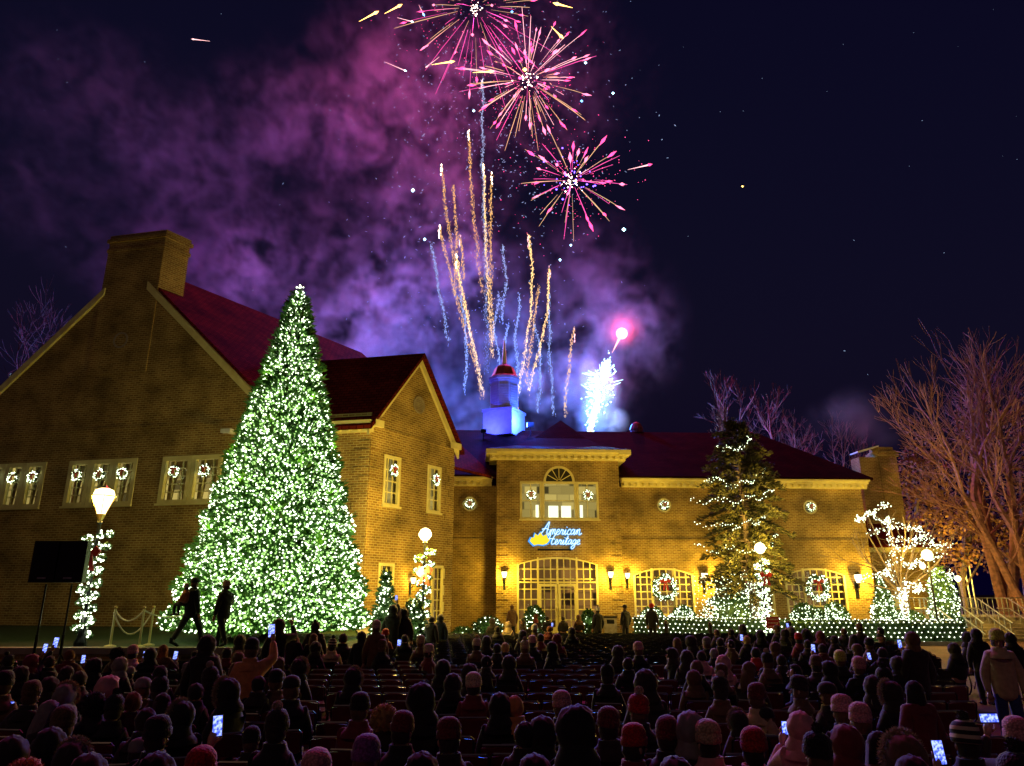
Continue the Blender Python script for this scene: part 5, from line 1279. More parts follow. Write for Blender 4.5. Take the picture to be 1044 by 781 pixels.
def hand(mb, wr, d, s=1, side=1, curl=.5):
    d = d.normalized(); x, up = frame_of(d)
    if abs(d.z) > .8: x = Vector((1, 0, 0)) - d * d.x; x.normalize(); up = x.cross(d)
    palm = wr + d * .045 * s
    mb.tube([wr - d * .02, wr + d * .02, palm, wr + d * .085 * s], [.026, .034, .04, .034], 8)
    for i, (o, l) in enumerate(((-.03, .07), (-.01, .08), (.01, .075), (.03, .06))):
        b = wr + d * .075 * s + x * o; c1 = b + d * l * .55; c2 = c1 + (d * (1 - curl) + up * -curl).normalized() * l * .5
        mb.tube([b, c1, c2], [.0105, .0095, .006], 6)
    b = wr + d * .03 * s + x * .032 * side; mb.tube([b, b + (x * side * .7 + d * .7) * .04, b + (x * side * .3 + d) * .065], [.013, .011, .007], 6)
def pose(kind, hr=None, hl=None, walk=0, lean=0):
    seated = kind == 'seated'; b = -.0 if seated else .42
    J = {}
    J['pelvis'] = ((0, 0, .56 + b * 1.0), (.14, .11)); J['spine'] = ((0, -.03 + lean * .3, .76 + b), (.13, .1)); J['chest'] = ((0, -.035 + lean * .6, .95 + b), (.15, .11))
    J['neck'] = ((0, -.015 + lean, 1.06 + b), .052)
    hz = 1.19 + b; hy = .01 + lean * 1.2
    J['jaw'] = ((0, hy + .02, hz - .075), (.062, .066)); J['headmid'] = ((0, hy, hz), (.077, .092)); J['headtop'] = ((0, hy - .01, hz + .07), (.055, .064))
    E_ = [('pelvis', 'spine'), ('spine', 'chest'), ('chest', 'neck'), ('neck', 'jaw'), ('jaw', 'headmid'), ('headmid', 'headtop')]
    arms = {}
    for s_, h in ((1, hr), (-1, hl)):
        k_ = 'r' if s_ > 0 else 'l'; sh = Vector((s_ * .155, -.02 + lean * .6, .955 + b))
        if h is None: h = Vector((s_ * .10, .30, .60)) if seated else Vector((s_ * .25, .06, .80))
        h = Vector(h); v = h - sh
        if v.length > .56: h = sh + v.normalized() * .56; v = h - sh
        bend = math.sqrt(max(.0001, .29 ** 2 - (v.length / 2) ** 2)); dn = Vector((s_ * .5, -.25, -1)); dn = (dn - v.normalized() * dn.dot(v.normalized())).normalized()
        el = sh + v / 2 + dn * bend; arms[k_] = (sh, el, h)
        J['sh' + k_] = (tuple(sh), .056); J['el' + k_] = (tuple(el), .043); J['wr' + k_] = (tuple(h), .028)
        E_ += [('chest', 'sh' + k_), ('sh' + k_, 'el' + k_), ('el' + k_, 'wr' + k_)]
        hp_ = Vector((s_ * .09, .02, .50 + b * .95)); 
        if seated: kn = Vector((s_ * .12, .44, .49)); an = Vector((s_ * .12, .44, .09)); 
        else:
            sw_ = walk * s_; kn = Vector((s_ * .1, .03 + sw_ * .22, .50)); an = Vector((s_ * .1, -.02 + sw_ * .38, .09 + abs(min(0, sw_)) * .1))
        J['hip' + k_] = (tuple(hp_), .085); J['kn' + k_] = (tuple(kn), .058); J['an' + k_] = (tuple(an), .038); J['toe' + k_] = ((an.x, an.y + .16, .035), .032)
        E_ += [('pelvis', 'hip' + k_), ('hip' + k_, 'kn' + k_), ('kn' + k_, 'an' + k_), ('an' + k_, 'toe' + k_)]
    return J, E_, arms, Vector((0, hy, hz)), b
CACHE = {}
def figure_meshes(kind, hr=None, hl=None, walk=0, lean=0):
    key = (kind, hr and tuple(round(x, 2) for x in hr), hl and tuple(round(x, 2) for x in hl), walk, lean)
    if key in CACHE: return CACHE[key]
    J, E_, arms, hc, b = pose(kind, hr, hl, walk, lean)
    ex = MB()
    for k_, s_ in (('r', 1), ('l', -1)):
        sh, el, h = arms[k_]; d = (h - el).normalized(); 
        if (h.z > .9 + b): d = (d + Vector((0, 0, .8))).normalized()
        hand(ex, h, d, 1, -s_)
    ex.tube([hc + Vector((0, .085, .015)), hc + Vector((0, .12, -.02)), hc + Vector((0, .10, -.035))], [.008, .016, .012], 6)          # nose
    for s_ in (-1, 1):
        ex.lathe([(.006, -.028), (.016, -.015), (.019, .01), (.012, .028)], 6, hc + Vector((s_ * .083, -.005, -.005))); ex.ico(hc + Vector((s_ * .033, .092, .018)), .012)
    ex.tube([hc + Vector((-.025, .098, -.062)), hc + Vector((0, .106, -.064)), hc + Vector((.025, .098, -.062))], .006, 5)
    body = skin_graph(J, E_, 1, ex)
    JC = {}
    for n in ('pelvis', 'spine', 'chest', 'neck', 'shr', 'elr', 'wrr', 'shl', 'ell', 'wrl'):
        p, r = J[n]; add = dict(pelvis=.075, spine=.065, chest=.055, neck=.03, shr=.05, shl=.05).get(n, .036); r = r if hasattr(r, '__len__') else (r, r); JC[n] = (p, (r[0] + add, r[1] + add))
    if kind != 'seated': JC['hem'] = ((0, 0, .78 + b - .04 - .10), (.21, .17)); JC['pelvis'] = ((0, 0, .62 + b), (.205, .165))
    JC.pop('spine'); cx_ = J['chest'][0]; JC['chest'] = ((cx_[0], cx_[1], cx_[2] - .045), (.155, .125)); JC['pelvis'] = ((0, 0, JC['pelvis'][0][2]), (.205, .165))
    JC['neck'] = ((J['neck'][0][0], J['neck'][0][1], J['neck'][0][2] - .01), .095)
    for n in ('wrr', 'wrl'):
        el = Vector(J['el' + n[2]][0]); wr = Vector(J[n][0]); JC[n] = (tuple(el.lerp(wr, .93)), .045)
    EC = [('chest', 'pelvis')] + [e for e in E_ if e[0] in JC and e[1] in JC]
    if kind != 'seated': JC['hem'] = ((0, 0, .29 + b), (.205, .165)); EC.append(('pelvis', 'hem'))
    coat = skin_graph(JC, EC, 2)
    cz_ = Vector((0, hc.y - .012, hc.z)); cl_ = MB(); cl_.lathe([(.175, -.245), (.16, -.205), (.128, -.165), (.105, -.14), (.098, -.115), (.094, -.085), (.08, -.083), (.075, -.13)], 16, cz_, sx=1.12, sy=.98, mod=lambda a, z: 1 + .04 * math.sin(a * 3 + z * 40))
    cm_ = MB(); cm_.v = [v.co.copy() for v in coat.vertices]; cm_.f = [tuple(p.vertices) for p in coat.polygons]; cm_.add(cl_.v, cl_.f[:-2])
    coat = bpy.data.meshes.new('coat'); coat.from_pydata([tuple(v) for v in cm_.v], [], cm_.f); coat.polygons.foreach_set('use_smooth', [True] * len(coat.polygons))
    JT = {n: (J[n][0], (J[n][1][0] + .02, J[n][1][1] + .02) if hasattr(J[n][1], '__len__') else J[n][1] + .03) for n in ('pelvis', 'hipr', 'hipl', 'knr', 'knl', 'anr', 'anl')}
    JT['pelvis'] = (JT['pelvis'][0], (.095, .09))
    ET = [e for e in E_ if e[0] in JT and e[1] in JT]; trous = skin_graph(JT, ET, 1)
    sb_ = MB()
    for k_ in 'rl':
        an = Vector(J['an' + k_][0]); to = Vector(J['toe' + k_][0]); sb_.tube([an + Vector((0, -.03, .06)), an + Vector((0, -.035, -.04)), an.lerp(to, .5) + Vector((0, 0, -.005)), to + Vector((0, .03, 0))], [.05, .056, .05, .038], 8)
    so_ = sb_.build('boots', M['blackp']); boots = so_.data; bpy.data.objects.remove(so_)
    CACHE[key] = (body, coat, trous, hc, boots); return CACHE[key]
def fuzz(mb, c, r, n, l, rnd, hemi=None, sx=1, sy=1, sz=1):
    for i in range(n):
        v = Vector((rnd.gauss(0, 1), rnd.gauss(0, 1), rnd.gauss(0, 1))).normalized()
        if hemi and v.dot(hemi) < -.3: continue
        p = c + Vector((v.x * r * sx, v.y * r * sy, v.z * r * sz)); x, y = frame_of(v); a = rnd.random() * 6.28; t = (x * math.cos(a) + y * math.sin(a))
        mb.add([p - t * .006, p + t * .006, p + (v + t * .7).normalized() * l], [(0, 1, 2)])
def shell(r, n=20, zlo=-.1, front=.35, disp=.0, seed=0, sx=1., sy=1.12, sz=1.2, c=(0, 0, 0)):
    "cap of hair/hood round the back and top of the head, open at the face"
    mb = MB(); rnd = random.Random(seed); c = Vector(c)
    rows = 14; V = []
    for j in range(rows + 1):
        th = math.pi * .93 * j / rows
        row = []
        for i in range(n):
            a = 2 * math.pi * i / n; v = Vector((math.sin(th) * math.cos(a), math.sin(th) * math.sin(a), math.cos(th)))
            k_ = 1 + disp * noise.noise(v * 3.2 + Vector((seed, 0, 0))) + disp * .5 * noise.noise(v * 9 + Vector((seed, 3, 0)))
            if v.y > front and v.z < .55: k_ *= max(.60, 1 - (v.y - front) * .9)
            row.append(len(mb.v)); mb.v.append(c + Vector((v.x * r * sx * k_, v.y * r * sy * k_, v.z * r * sz * k_)))
        V.append(row)
    for j in range(rows):
        for i in range(n):
            a, b_ = V[j][i], V[j][(i + 1) % n]; c_, d_ = V[j + 1][(i + 1) % n], V[j + 1][i]; q = (a, b_, c_, d_); ctr = sum((mb.v[x] for x in q), Vector()) / 4 - c
            if ctr.y > front * r and ctr.z < .45 * r and abs(ctr.x) < r * .8: continue
            if ctr.z < zlo: continue
            mb.f.append(q); mb.m.append(0)
    return mb
HATS = {}
def hatmesh(kind):
    if kind in HATS: return HATS[kind]
    rnd = random.Random(hash(kind) % 100 if False else len(HATS) + 1); out = []; mb = MB(); two = None
    if kind in ('beanie', 'pompom', 'striped'):
        rib = lambda a, z: .96 + .016 * math.sin(a * 26) + .04 * math.sin(a * 2 + z * 30) * (z > .06) + .02 * math.sin(a * 5 + z * 60)
        mb.lathe([(.104, -.022), (.111, -.015), (.112, .035), (.102, .043), (.106, .062), (.099, .10), (.078, .13), (.045, .148), (.006, .152)], 52, (0, 0, 0), mod=rib, sy=1.1)
        if kind != 'beanie':
            two = MB(); two.ico((0, 0, .178), .035); fuzz(two, Vector((0, 0, .178)), .034, 420, .022, rnd)
    elif kind == 'cap':
        mb.lathe([(.102, .0), (.106, .02), (.1, .07), (.075, .11), (.03, .13), (.004, .133)], 24, sy=1.12); mb.slab([(-.075, .08, .0), (.075, .08, .0), (.06, .19, -.01), (-.06, .19, -.01)], (0, 0, .012))
    elif kind in ('hood', 'furhood'):
        m_ = shell(.126, 30, -.19, .45, .12, 2, 1.0, 1.14, 1.2); mb = m_
        mb.lathe([(.15, -.20), (.145, -.15), (.115, -.10), (.11, -.06)], 24, (0, -.02, 0), sy=.95)
        if kind == 'furhood':
            two = MB()
            for i in range(26):
                a = math.pi * (-.22 + 1.44 * i / 25); p = Vector((.118 * math.cos(a), .06, .14 * math.sin(a) + .0)); fuzz(two, p, .022, 70, .035, rnd)
    elif kind == 'short':
        mb = shell(.096, 22, -.075, .55, .12, 5, 1.0, 1.12, 1.2, (0, -.008, .0))
    elif kind == 'curly':
        mb = shell(.12, 26, -.10, .45, .35, 9, 1.02, 1.08, 1.12, (0, -.01, 0)); fuzz(mb, Vector((0, -.02, .005)), .112, 1400, .045, rnd, Vector((0, -1, .3)))
    elif kind in ('long', 'bun'):
        mb = shell(.10, 22, -.11, .5, .12, 6, 1.04, 1.12, 1.18, (0, -.008, 0))
        if kind == 'long':
            for i in range(26):
                a = math.pi * (1.0 + i / 25) ; x = .092 * math.cos(a); y = .085 * math.sin(a) - .01
                mb.tube([(x, y, .02), (x * 1.08, y * 1.15 - .01, -.1), (x * 1.25, y * 1.25 - .02, -.2), (x * 1.15 + rnd.uniform(-.01, .01), y * 1.2 - .03, -.30 + rnd.uniform(-.04, .03))], [.018, .022, .02, .006], 5)
        else: mb.lathe([(.01, .1), (.04, .115), (.045, .15), (.02, .18)], 10, (0, -.06, 0))
    me = mb.build('hat', M['fabric']).data; 
    for o in list(col.objects):
        if o.data is me: bpy.data.objects.remove(o)
    me.polygons.foreach_set('use_smooth', [True] * len(me.polygons)); m2 = None
    if two is not None:
        o = two.build('pompom', M['fabric']); m2 = o.data; bpy.data.objects.remove(o)
    HATS[kind] = (me, m2); return HATS[kind]
MESHMAT = {}
def withmat(me, m):
    k_ = (me.name, m.name)
    if k_ not in MESHMAT:
        c = me.copy(); c.materials.clear(); c.materials.append(m); MESHMAT[k_] = c
    return MESHMAT[k_]
def child(name, me, m, parent, loc=(0, 0, 0), color=None, scale=1, rot=None):
    o = bpy.data.objects.new(name, withmat(me, m)); col.objects.link(o); o.parent = parent; o.location = loc
    if color: o.color = (*color, 1)
    if scale != 1: o.scale = (scale,) * 3
    if rot: o.rotation_euler = rot
    return o
def stripe_mat():
    m, nt, b = newmat('striped_knit'); b.inputs['Roughness'].default_value = .9
    tc = nt.nodes.new('ShaderNodeTexCoord'); wv = nt.nodes.new('ShaderNodeTexWave'); wv.bands_direction = 'Z'; wv.inputs['Scale'].default_value = 5.2; wv.inputs['Distortion'].default_value = .1
    r = nt.nodes.new('ShaderNodeValToRGB'); r.color_ramp.interpolation = 'CONSTANT'; r.color_ramp.elements[0].color = (.02, .018, .02, 1); r.color_ramp.elements[1].color = (.55, .42, .30, 1); r.color_ramp.elements[1].position = .55
    nt.links.new(tc.outputs['Object'], wv.inputs[0]); nt.links.new(wv.outputs[0], r.inputs[0]); nt.links.new(r.outputs[0], b.inputs['Base Color']); return m
M['striped'] = stripe_mat()
def pattern_mat():
    m, nt, b = newmat('patterned_knit'); b.inputs['Roughness'].default_value = .9
    tc = nt.nodes.new('ShaderNodeTexCoord'); wv = nt.nodes.new('ShaderNodeTexChecker'); wv.inputs['Scale'].default_value = 38
    wv.inputs['Color1'].default_value = (.35, .03, .04, 1); wv.inputs['Color2'].default_value = (.62, .45, .33, 1)
    nt.links.new(tc.outputs['Object'], wv.inputs[0]); nt.links.new(wv.outputs[0], b.inputs['Base Color']); return m
M['patterned'] = pattern_mat()
CN = {'black': (.018, .017, .02), 'dark': (.035, .025, .025), 'brown': (.14, .07, .04), 'tan': (.52, .36, .22), 'pink': (.62, .27, .27), 'red': (.5, .02, .02), 'maroon': (.17, .025, .03), 'purple': (.22, .06, .25),
      'beige': (.60, .45, .32), 'white': (.7, .62, .55), 'yellow': (.62, .58, .1), 'orange': (.60, .22, .08), 'grey': (.22, .19, .19), 'blue': (.03, .05, .2), 'blond': (.5, .3, .1), 'auburn': (.22, .07, .03)}
HN = dict(beanie='%s knit beanie', pompom='%s bobble hat', striped='dark and %s striped bobble hat', cap='%s cap', hood='%s hood', furhood='%s hood edged with fur', short='short %s hair', long='long %s hair', bun='%s hair in a bun', curly='curly %s hair')
PHONEC = [0]
def phone(c, h, label, land=False, tilt=0, Y=None):
    w_ = h * .49; t = thing('phone', label, 'phone', c, 0, 'phones held up to film the fireworks'); t.rotation_euler = (R(-8), tilt, 0)
    a, b = (h, w_) if land else (w_, h)
    q = MB(); q.box(-a / 2, a / 2, -.004, .004, -b / 2, b / 2); q.build('case', M['blackp'], t, local=True)
    q = MB(); q.box(-a / 2 + .004, a / 2 - .004, -.0055, -.0042, -b / 2 + .008, b / 2 - .008); q.build('screen', M['screen'], t, local=True)
CHAIRSPOTS = []
PHPX = []
PEOPLE = []
def person(px, py, kind, hat, hc_, coat, ph=None, Y=None, z0=0, rz=None, extra='', walk=0, sc_=1, hl=None, hr=None, label=None, topz=None, trc='black', lean=0, grp='people watching the fireworks'):
    """px, py: pixel of the top of the head in the photograph; kind 's' seated, 't' standing"""
    seated = kind == 's'; rnd = random.Random(int(px * 7 + py * 13)); kd = 'seated' if seated else 'standing'
    th_ = topz or {'s': 1.30, 't': 1.73}[kind] + {'pompom': .06, 'striped': .06, 'beanie': .035, 'hood': .035, 'furhood': .05}.get(hat, .02)
    if Y is None:
        p = atZ(px, py, th_ * sc_ + z0); Y = p.y
        if px < 385 and Y > 18.6 and z0 == 0:
            Y = 18.6 - (px % 7) * .12; p = atY(px, py, Y); top = p.z
            if top > 1.5 * sc_: kd = 'standing'; seated = False; sc_ = min(1.12, top / 1.76)
            else: sc_ = min(1.15, max(.85, top / 1.33))
    p = atY(px, py, Y)
    if Y is not None and topz is None: pass
    loc = Vector((p.x, Y, z0)); rz_ = (rnd.uniform(-.45, .45) if (ph or rnd.random() < .8) else rnd.choice((-1, 1)) * rnd.uniform(.8, 1.5)) if rz is None else rz
    # hands to the phone
    phs = []
    if ph:
        for q in (ph if isinstance(ph, list) else [ph]): phs.append(q)
    hands = {'r': hr, 'l': hl}; pend = []
    for q in phs:
        PHPX.extend([(q[0], q[1]), (q[0], q[1] + q[2] * .9), (q[0], q[1] + q[2] * 1.8)])
        qx, qy, qh = q[:3]; land = len(q) > 3 and q[3]
        Yp = Y + .34 * sc_; c = atY(qx, qy, Yp); hgt = min(.21, max(.13, qh / 758 * Yp)) 
        loc_ = (c - loc); loc_.rotate(Matrix.Rotation(-rz_, 3, 'Z')); loc_ /= sc_
        b = 0 if seated else .42
        side = 1 if loc_.x > 0 else -1; sh = Vector((side * .17, -.02, .99 + b)); tgt = loc_ + Vector((side * .035, -.01, -.13)); v = tgt - sh
        if v.length > .55:
            tgt = sh + v.normalized() * .55; loc_ = tgt - Vector((side * .035, -.01, -.13))
        hands['r' if side > 0 else 'l'] = tuple(tgt); lw_ = loc_ * sc_; lw_.rotate(Matrix.Rotation(rz_, 3, 'Z')); pend.append((loc + lw_, hgt, land))
    body, coatm, trous, hcen, boots = figure_meshes('seated' if seated else 'standing', hands['r'], hands['l'], walk, lean)
    if label is None:
        hd = HN[hat] % ({'blond': 'blond'}.get(hc_, hc_)); label = '%s person in %s coat, %s' % (kd, coat, hd)
    t = thing('person', label, 'person', loc, rz_, grp); t.scale = (sc_,) * 3
    PEOPLE.append([t, px, py, kd, hat, hc_, coat, bool(ph), Y])
    child('body', body, M['skin'], t); child('coat', coatm, M['fabric'], t, color=CN[coat]); child('trousers', trous, M['fabric'], t, color=CN[trc]); child('boots', boots, M['blackp'], t)
    hm, h2 = hatmesh(hat); isf = hat in ('short', 'long', 'bun', 'curly'); mm = M['striped'] if hat == 'striped' else (M['patterned'] if extra == 'pattern' else (M['knit'] if hat in ('beanie', 'pompom') else M['fabric']))
    rt = (rnd.uniform(-.12, .22), rnd.uniform(-.1, .1), rnd.uniform(-.35, .35)); hs = (1.0 if isf else 1.02) * rnd.uniform(.96, 1.04)
    if hat != 'short' and not isf and hat not in ('hood', 'furhood'):
        sm_, _ = hatmesh('short'); child('hair', sm_, M['fabric'], t, hcen, CN['brown' if rnd.random() < .5 else 'dark'], .97, rt)
    ho = child('hair' if isf else ('hood' if 'hood' in hat else 'hat'), hm, mm, t, hcen + Vector((0, 0, .012 if isf or 'hood' in hat else .05)), CN[hc_], hs, rt)
    if h2 is not None:
        c2 = CN['beige'] if hat in ('pompom',) and hc_ != 'black' else ((.45, .33, .2) if hat == 'furhood' else CN['dark'])
        child('pompom' if hat != 'furhood' else 'fur_rim', h2, M['fabric'], ho, (0, 0, 0), c2)
    if extra == 'furcollar' or extra == 'collar':
        q = MB(); r2 = random.Random(3)
        for i in range(16):
            a = 2 * math.pi * i / 16; fuzz(q, Vector((.12 * math.cos(a), .09 * math.sin(a) - .02, hcen.z - .165)), .04, 90, .045, r2)
        co = q.build('fur_collar', M['fur'], t, local=True)
    for c, hgt, land in pend:
        PHONEC[0] += 1
        PEOPLE[-1].append(None); phone(c, hgt, 'PHONE|%s' % t.name, land, rnd.uniform(-.12, .12))
    if seated: CHAIRSPOTS.append((loc.x, loc.y, rz_, t))
    return t
s, st_ = 's', 't'
# left block (pixel of head top, posture, head wear, colours, phone)
for a in [
 (10, 667, s, 'bun', 'dark', 'dark'), (33, 668, s, 'hood', 'maroon', 'dark', (46, 661, 9)), (52, 668, s, 'short', 'dark', 'black', (57, 655, 10)), (72, 662, s, 'short', 'auburn', 'maroon', (85, 672, 8)), (97, 672, s, 'hood', 'black', 'black'),
 (120, 661, s, 'curly', 'dark', 'brown'), (136, 660, s, 'beanie', 'pink', 'pink'), (154, 661, s, 'hood', 'black', 'black', (148, 668, 8)), (167, 657, s, 'long', 'auburn', 'brown', (179, 668, 8)),
 (33, 698, s, 'beanie', 'brown', 'dark', (9, 724, 22)), (66, 726, s, 'beanie', 'brown', 'maroon'), (137, 705, s, 'short', 'auburn', 'maroon'), (98, 708, s, 'curly', 'black', 'black'), (52, 744, s, 'hood', 'black', 'black'),
 (22, 680, s, 'hood', 'dark', 'black'), (82, 684, s, 'short', 'dark', 'dark'), (150, 722, s, 'short', 'dark', 'dark'), (14, 752, s, 'hood', 'dark', 'dark'),
 (245, 648, s, 'hood', 'dark', 'dark'), (232, 660, s, 'short', 'dark', 'maroon'), (282, 686, s, 'beanie', 'black', 'brown'), (305, 672, s, 'furhood', 'black', 'black'),
 (301, 648, s, 'long', 'auburn', 'dark', (314, 657, 7)), (320, 645, s, 'long', 'brown', 'dark'), (322, 633, s, 'bun', 'dark', 'dark'), (300, 643, s, 'short', 'dark', 'dark'),
 (187, 715, s, 'furhood', 'black', 'black'), (273, 652, s, 'short', 'dark', 'black'),
 (339, 652, s, 'striped', 'white', 'tan'), (350, 645, s, 'short', 'dark', 'black'), (369, 644, s, 'hood', 'black', 'black'), (384, 634, s, 'beanie', 'beige', 'brown'), (399, 637, s, 'hood', 'dark', 'black'), (393, 643, s, 'beanie', 'red', 'maroon'),
 (390, 654, s, 'beanie', 'brown', 'black'), (413, 647, s, 'short', 'dark', 'black', (407, 656, 8)), (429, 650, s, 'beanie', 'tan', 'brown'), (437, 659, s, 'beanie', 'beige', 'maroon'), (322, 655, s, 'hood', 'dark', 'black'),
 (486, 652, s, 'pompom', 'beige', 'brown'), (360, 681, s, 'furhood', 'black', 'black'), (452, 674, s, 'hood', 'black', 'dark'), (479, 678, s, 'hood', 'dark', 'dark'), (483, 690, s, 'beanie', 'beige', 'maroon'), (462, 688, s, 'hood', 'black', 'black', (466, 719, 20)),
 (367, 711, s, 'beanie', 'black', 'maroon'), (392, 720, s, 'curly', 'blond', 'dark'), (410, 731, s, 'beanie', 'maroon', 'black'), (373, 757, s, 'beanie', 'purple', 'maroon'), (458, 738, s, 'beanie', 'maroon', 'dark'),
 (502, 631, s, 'hood', 'dark', 'dark'), (507, 638, s, 'short', 'dark', 'dark'), (518, 634, s, 'hood', 'tan', 'tan'), (533, 631, s, 'short', 'dark', 'dark'), (546, 626, s, 'curly', 'auburn', 'maroon'), (545, 638, s, 'beanie', 'white', 'brown'), (558, 628, s, 'short', 'dark', 'black'), (560, 638, s, 'short', 'auburn', 'maroon', (563, 637, 4)),
 (574, 628, s, 'short', 'dark', 'dark'), (590, 627, s, 'hood', 'brown', 'brown'), (496, 649, s, 'hood', 'dark', 'black'), (507, 656, s, 'short', 'dark', 'dark'), (515, 655, s, 'short', 'blond', 'dark'), (535, 654, s, 'pompom', 'tan', 'brown'), (543, 650, s, 'beanie', 'pink', 'dark'), (568, 647, s, 'hood', 'maroon', 'maroon'), (563, 655, s, 'hood', 'black', 'black'),
 (519, 669, s, 'hood', 'dark', 'black'), (496, 668, s, 'short', 'black', 'dark'), (533, 643, s, 'hood', 'dark', 'dark'), (551, 646, s, 'short', 'dark', 'maroon'), (583, 640, s, 'hood', 'dark', 'black'),
 (630, 659, s, 'hood', 'dark', 'dark'), (651, 657, s, 'beanie', 'pink', 'black'), (619, 679, s, 'pompom', 'black', 'black'), (655, 687, s, 'hood', 'dark', 'dark'), (573, 709, s, 'beanie', 'pink', 'dark'), (553, 733, s, 'hood', 'black', 'dark'), (640, 670, s, 'short', 'dark', 'black'),
 (510, 708, s, 'hood', 'black', 'black'), (525, 709, s, 'short', 'orange', 'orange'), (620, 727, s, 'beanie', 'maroon', 'dark'), (651, 711, s, 'pompom', 'red', 'black'), (645, 744, s, 'beanie', 'red', 'maroon'), (535, 735, s, 'short', 'black', 'dark'),
 (690, 650, s, 'long', 'brown', 'brown'), (685, 661, s, 'hood', 'dark', 'black'), (715, 663, s, 'short', 'dark', 'pink'), (737, 669, s, 'hood', 'pink', 'pink'), (770, 660, s, 'short', 'black', 'red'), (757, 637, s, 'hood', 'dark', 'black'), (745, 641, s, 'short', 'dark', 'dark', (756, 650, 6)), (734, 650, s, 'short', 'dark', 'dark'), (761, 648, s, 'short', 'blond', 'dark'), (775, 643, s, 'hood', 'black', 'black'),
 (800, 642, s, 'hood', 'dark', 'black'), (806, 641, s, 'beanie', 'grey', 'dark', (803, 638, 5)), (814, 647, s, 'beanie', 'red', 'maroon'), (836, 644, s, 'hood', 'maroon', 'dark'), (838, 656, s, 'short', 'dark', 'maroon', (829, 661, 8)), (810, 677, s, 'long', 'black', 'dark'), (832, 671, s, 'beanie', 'brown', 'dark'), (856, 666, s, 'beanie', 'yellow', 'black', (862, 688, 9, True)), (823, 652, s, 'short', 'dark', 'dark'), (790, 655, s, 'hood', 'brown', 'dark'), (700, 664, s, 'hood', 'dark', 'dark'), (850, 648, s, 'short', 'dark', 'dark'),
 (771, 701, s, 'beanie', 'maroon', 'tan'), (722, 741, s, 'beanie', 'tan', 'pink'), (767, 748, s, 'beanie', 'red', 'red'), (815, 727, s, 'hood', 'pink', 'pink', (800, 742, 10)), (680, 736, s, 'beanie', 'maroon', 'black', (696, 766, 12, True)),
 (875, 673, s, 'beanie', 'pink', 'black', (866, 708, 12)), (876, 637, s, 'beanie', 'brown', 'dark'), (860, 640, s, 'short', 'brown', 'dark'), (899, 660, s, 'short', 'dark', 'dark', (886, 669, 7)), (915, 670, s, 'hood', 'dark', 'black', (917, 656, 8)), (876, 722, s, 'beanie', 'pink', 'black'), (858, 714, s, 'beanie', 'pink', 'dark'), (983, 739, s, 'striped', 'tan', 'black', (957, 767, 22)), (1036, 738, s, 'beanie', 'pink', 'dark', (1008, 732, 18, True)), (845, 675, s, 'hood', 'black', 'black'), (890, 690, s, 'hood', 'dark', 'dark'), (862, 742, s, 'hood', 'maroon', 'black'),
 (322, 772, s, 'beanie', 'pink', 'dark'), (205, 770, s, 'beanie', 'red', 'maroon', (222, 740, 20)), (160, 771, s, 'hood', 'black', 'black'), (90, 772, s, 'hood', 'dark', 'black'), (27, 776, s, 'curly', 'orange', 'dark'), (430, 770, s, 'hood', 'black', 'dark'), (545, 772, s, 'hood', 'black', 'black'), (690, 775, s, 'hood', 'dark', 'dark'), (930, 773, s, 'hood', 'dark', 'dark')]:
    person(*a)
person(111, 690, s, 'hood', 'pink', 'pink', (90, 714, 10), rz=-.9, sc_=1.1)
person(651, 711, s, 'pompom', 'red', 'black', extra='pattern') if False else None
person(430, 698, s, 'hood', 'black', 'black', sc_=1.15)
person(587, 722, s, 'hood', 'black', 'black', sc_=1.2)
# the undistinguished dark mass between them
rf_ = random.Random(88); got = [(P_[1], P_[2]) for P_ in PEOPLE] + PHPX
for (x0, x1, y0, y1, n_) in ((0, 310, 664, 700, 22), (0, 300, 705, 760, 9), (690, 910, 638, 700, 24), (830, 1040, 745, 775, 4), (700, 800, 690, 740, 4)):
    k_ = 0
    for _ in range(400):
        if k_ >= n_: break
        x, y = rf_.uniform(x0, x1), rf_.uniform(y0, y1); sp_ = 9 + (y - 640) * .13
        if any((x - a) ** 2 + ((y - b_) * 1.3) ** 2 < sp_ ** 2 for a, b_ in got): continue
        got.append((x, y)); k_ += 1
        person(x, y, 's', sc_=rf_.choice((1, 1, .95, 1.06, .82)), hat=rf_.choice(('hood', 'short', 'beanie', 'short', 'long', 'cap', 'pompom', 'furhood')), hc_=rf_.choice(('black', 'dark', 'brown', 'dark', 'grey', 'black')), coat=rf_.choice(('black', 'dark', 'black', 'brown', 'dark')))
# standing figures in and around the crowd
person(212, 648, st_, 'hood', 'black', 'black', sc_=1.02, rz=.1)
person(257, 653, st_, 'beanie', 'black', 'orange', (277, 643, 13), sc_=1.0, rz=0)
person(285, 629, st_, 'hood', 'dark', 'black', Y=17.2, sc_=1.05, hr=(.25, .3, 1.65), rz=.2)
person(401, 615, st_, 'hood', 'black', 'black', (404, 609, 5), Y=24, sc_=1.16); person(412, 621, st_, 'furhood', 'black', 'dark', Y=24.3, sc_=1.1)
person(431, 626, st_, 'short', 'dark', 'blue', Y=27); person(440, 634, st_, 'short', 'dark', 'dark', (440, 635, 6), Y=25.5, sc_=.95); person(449, 630, st_, 'hood', 'dark', 'black', (448, 630, 6), Y=26.5, sc_=.96)
person(522, 615, st_, 'short', 'brown', 'brown', Y=38.5, sc_=1.04); person(609, 620, st_, 'pompom', 'white', 'black', Y=34)
person(637, 617, st_, 'cap', 'black', 'black', Y=37, rz=.5, sc_=1.03); person(664, 614, st_, 'beanie', 'red', 'black', Y=36.5, sc_=1.06)
person(928, 675, st_, 'long', 'black', 'maroon', Y=8.6, sc_=.86, rz=.15); person(931, 657, st_, 'hood', 'brown', 'dark', Y=13.5)
